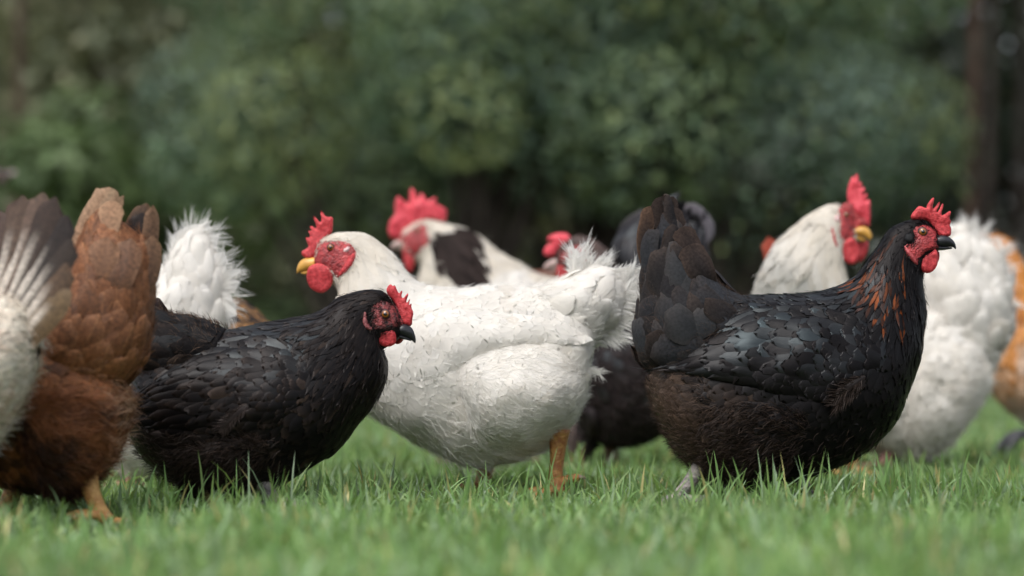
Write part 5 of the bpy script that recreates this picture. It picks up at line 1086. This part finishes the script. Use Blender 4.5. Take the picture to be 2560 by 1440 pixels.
# ---- 10 white cock at right, turned towards us
comb_J = Z7([(776, 300), (772, 220), (798, 130), (815, 113), (826, 142), (830, 98), (851, 108), (856, 172), (862, 153), (882, 170), (871, 202), (896, 193), (901, 220), (886, 262), (911, 238), (919, 250), (901, 302), (926, 278), (942, 310), (936, 350), (942, 390), (934, 478), (895, 480), (850, 420), (805, 345)])
face_J = Z7([(690, 370), (720, 330), (780, 296), (840, 320), (885, 380), (930, 430), (938, 482), (880, 490), (825, 525), (835, 575), (800, 565), (760, 592), (722, 605), (690, 545), (700, 450)])
BIRDS.append(dict(seed=24, D=3.85, base_px=2040, cat='rooster', mat='white', label='white cock with tall red comb looking over the back of the large black hen',
    rings=[(2142, 572, 2138, 608, .012), (2120, 530, 2116, 628, .022), (2085, 511, 2104, 645, .029), (2045, 524, 2112, 685, .036), (2000, 558, 2130, 735, .050, .015), (1952, 606, 2150, 795, .070, .035), (1918, 664, 2168, 865, .090, .07), (1902, 725, 2168, 950, .102, .12), (1902, 790, 2148, 1040, .106, .18), (1908, 850, 2110, 1090, .10, .24), (1918, 900, 2070, 1090, .085, .29), (1930, 940, 2040, 1050, .06, .33), (1950, 970, 2010, 1010, .02, .35)],
    sizes=[(0, .008, .006), (.12, .014, .008), (.3, .050, .014), (.5, .045, .02), (1, .04, .026)], hackle_u=.5, cf=lambda a, b, c, d, r: cf_white(None, .12)(a, b, c, d, r), hkm=1.3, lift=.10, loose=0.02, zj=.001, ajit=.14, rag=.02, cup=0, tws=0, tuck=0, fuzz=[dict(n=1500, len=.014, lift=.2, cf=cf_clean, clump=20)],
    plumes=[dict(axis=[(2010, 760, .22), (1985, 660, .24), (1962 + 8 * k, 572 + 8 * k, .25)], width=52, c0=(.26, .035, .018), c1=(.34, .06, .03), mat='brown', tilt=.1, tip=.8) for k in range(3)],
    head=dict(sp=5, bare=[face_J], draped=[('face_skin', face_J, 'face'), ('earlobe', Z7([(655, 425), (672, 395), (692, 390), (702, 430), (692, 460), (668, 458)]), 'lobe_white'), ('ear_flap', Z7([(636, 470), (655, 480), (668, 560), (692, 640), (680, 655), (648, 600), (632, 530)]), 'comb')],
              plates=[('comb', comb_J, 'comb_pink', 0, .012, 9), ('wattle', Z7([(716, 640), (735, 585), (800, 556), (842, 620), (848, 700), (822, 752), (780, 758), (740, 737), (714, 690)]), 'comb', -.024, .009, 11), ('wattle', Z7([(838, 600), (928, 572), (928, 640), (892, 722), (860, 745), (842, 690)]), 'comb', .004, .009, 11)],
              eye=(2111, 539, 6.2), beaks=[('beak', [(2134, 572, 2134, 588, .0085, -.006), (2150, 567, 2148, 590, .0078, -.009), (2163, 569, 2160, 594, .0062, -.011), (2172, 577, 2167, 599, .0042, -.013), (2177, 589, 2172, 602, .0016, -.014)], 'beak_yellow'), ('lower_beak', [(2136, 586, 2138, 600, .008, -.004), (2152, 592, 2152, 604, .005, -.006), (2162, 598, 2162, 604, .002, -.007)], 'beak_yellow')]),
    legs=[dict(path=[(2080, 1060, .08), (2085, 1130, .08), (2090, 1185, .08)], r=[.014, .012, .011], mat='leg_orange', heading=300, scale=1.1), dict(path=[(2150, 1050, .14), (2155, 1125, .14), (2160, 1180, .14)], r=[.014, .012, .011], mat='leg_orange', heading=300, scale=1.1)]))

# ---- 11 white hen with ruffled rump at right
BIRDS.append(dict(seed=26, D=4.25, base_px=2280, cat='hen', mat='white', label='white hen with ruffled upright tail between the large black hen and ginger hen',
    rings=[(1960, 850, 1962, 880, .010), (1980, 820, 1985, 890, .020), (2010, 806, 2010, 910, .026), (2050, 800, 2040, 950, .036), (2110, 790, 2080, 1010, .056), (2180, 776, 2130, 1070, .082), (2250, 766, 2182, 1125, .097), (2320, 756, 2245, 1152, .104), (2380, 762, 2315, 1142, .102), (2430, 800, 2382, 1085, .090), (2455, 860, 2432, 1015, .066), (2462, 900, 2455, 960, .030)],
    sizes=[(0, .008, .006), (.3, .03, .014), (.5, .036, .026), (1, .040, .028)], hackle_u=.3, cf=cf_wbody, lump=.010, lift=.16, loose=.16, zj=.001, ajit=.35, rag=.02, cup=.0, tws=0, tuck=0, fuzz=[dict(n=3500, len=.020, lift=.3, cf=cf_clean, clump=20, grav=.4)],
    cushions=[dict(rings=[(2300, 770, 2440, 960, .07), (2312, 715, 2490, 890, .072), (2330, 665, 2520, 820, .066), (2350, 620, 2518, 740, .050), (2375, 585, 2505, 670, .030), (2400, 575, 2475, 620, .012)], sizes=[(0, .045, .032), (1, .06, .034)], ou=.36, u1=.8, lift=.26, loose=.18, ajit=.4, rag=.03, cup=.03, lump=.006, fuzz=[dict(n=2500, len=.022, w=.0005, lift=.35, spread=.6, cf=cf_clean, clump=22)])],
    patches=[dict(name='thigh', top=[(2260, 900), (2320, 860), (2400, 870), (2455, 920)], bot=[(2230, 1060), (2270, 1130), (2340, 1125), (2430, 1030)], thick=.022, sizes=[(0, .034, .026), (1, .036, .026)], ang=.8, lift=.13, loose=.1, ajit=.35, rag=.06, fuzz=[dict(n=4000, len=.02, lift=.35, clump=25)])],
    plumes=[dict(axis=[(2380, 760, -.01), (2385, 670, -.01), tp], width=54, c0=WHT, c1=WHT2, fray=.45, barbs=260, tip=.8, tilt=.1) for tp in ((2388, 575, 0), (2418, 558, 0), (2445, 566, 0), (2475, 590, 0))] +
           [dict(axis=[(2410, 790, -.03), (2455, 730, -.03), tp], width=52, c0=WHT, c1=WHT2, fray=.42, barbs=240, tip=.8, tilt=-.1) for tp in ((2500, 622, -.02), (2504, 665, -.02), (2508, 700, -.02), (2518, 770, -.03))],
    legs=[dict(path=[(2225, 1115, -.04), (2205, 1145, -.04), (2195, 1162, -.04)], r=[.014, .012, .012], mat='leg_pink', heading=180), dict(path=[(2300, 1120, .04), (2295, 1145, .04), (2290, 1162, .04)], r=[.013, .011, .011], mat='leg_pink', heading=180)]))

# ---- 12 ginger hen at the right edge
BIRDS.append(dict(seed=28, D=4.65, base_px=2700, cat='hen', mat='brown', label='ginger and white hen with one grey foot lifted, cut off by the right edge',
    rings=[(2412, 640, 2416, 665, .010), (2425, 605, 2432, 690, .020), (2462, 590, 2450, 715, .026), (2510, 592, 2455, 770, .035), (2548, 640, 2452, 845, .052), (2585, 715, 2458, 930, .072), (2640, 775, 2508, 1010, .092), (2720, 790, 2590, 1072, .10), (2800, 790, 2700, 1085, .10), (2880, 790, 2810, 1060, .09), (2940, 800, 2900, 1000, .07), (2980, 830, 2960, 920, .03)],
    sizes=[(0, .008, .006), (.12, .012, .007), (.3, .04, .012), (.5, .036, .022), (1, .036, .024)], hackle_u=.42, cf=cf_ginger, lift=.12, loose=.09, ajit=.2, fuzz=[dict(n=4000, len=.018, lift=.35, clump=28)],
    head=dict(sp=6, plates=[('comb', [(2405, 625), (2408, 596), (2420, 572), (2430, 590), (2440, 566), (2450, 588), (2462, 574), (2468, 600), (2450, 612), (2425, 635)], 'comb', 0, .012, 9), ('wattle', [(2415, 672), (2432, 668), (2440, 700), (2428, 716), (2415, 705)], 'comb', -.014, .007, 7), ('wattle', [(2415, 672), (2432, 668), (2440, 700), (2428, 716), (2415, 705)], 'comb', .014, .007, 7)], eye=(2440, 637, 5.5),
              beaks=[('beak', [(2414, 640, 2414, 660, .009), (2402, 644, 2402, 662, .007), (2393, 652, 2393, 664, .003), (2390, 660, 2390, 665, .0007)], 'beak_pale')]),
    plumes=[dict(axis=[(2940, 830, 0), (2990, 760, 0), (3030 - 16 * k, 650 - 14 * k, .008 * k)], width=56, c0=(.30, .11, .04), c1=(.12, .05, .02)) for k in range(5)],
    legs=[dict(path=[(2680, 1020, -.04), (2640, 1065, -.045), (2600, 1080, -.05), (2562, 1084, -.05)], r=[.014, .011, .010, .0105], mat='leg_slate', heading=180, ground=False, scale=1.5, toes=[(0, .056), (30, .045), (-32, .050), (190, .022)]),
          dict(path=[(2730, 1050, .04), (2735, 1110, .04), (2740, 1145, .04)], r=[.013, .011, .0105], mat='leg_slate', heading=180, scale=1.15)]))

for _b in BIRDS:
    build_bird(_b)
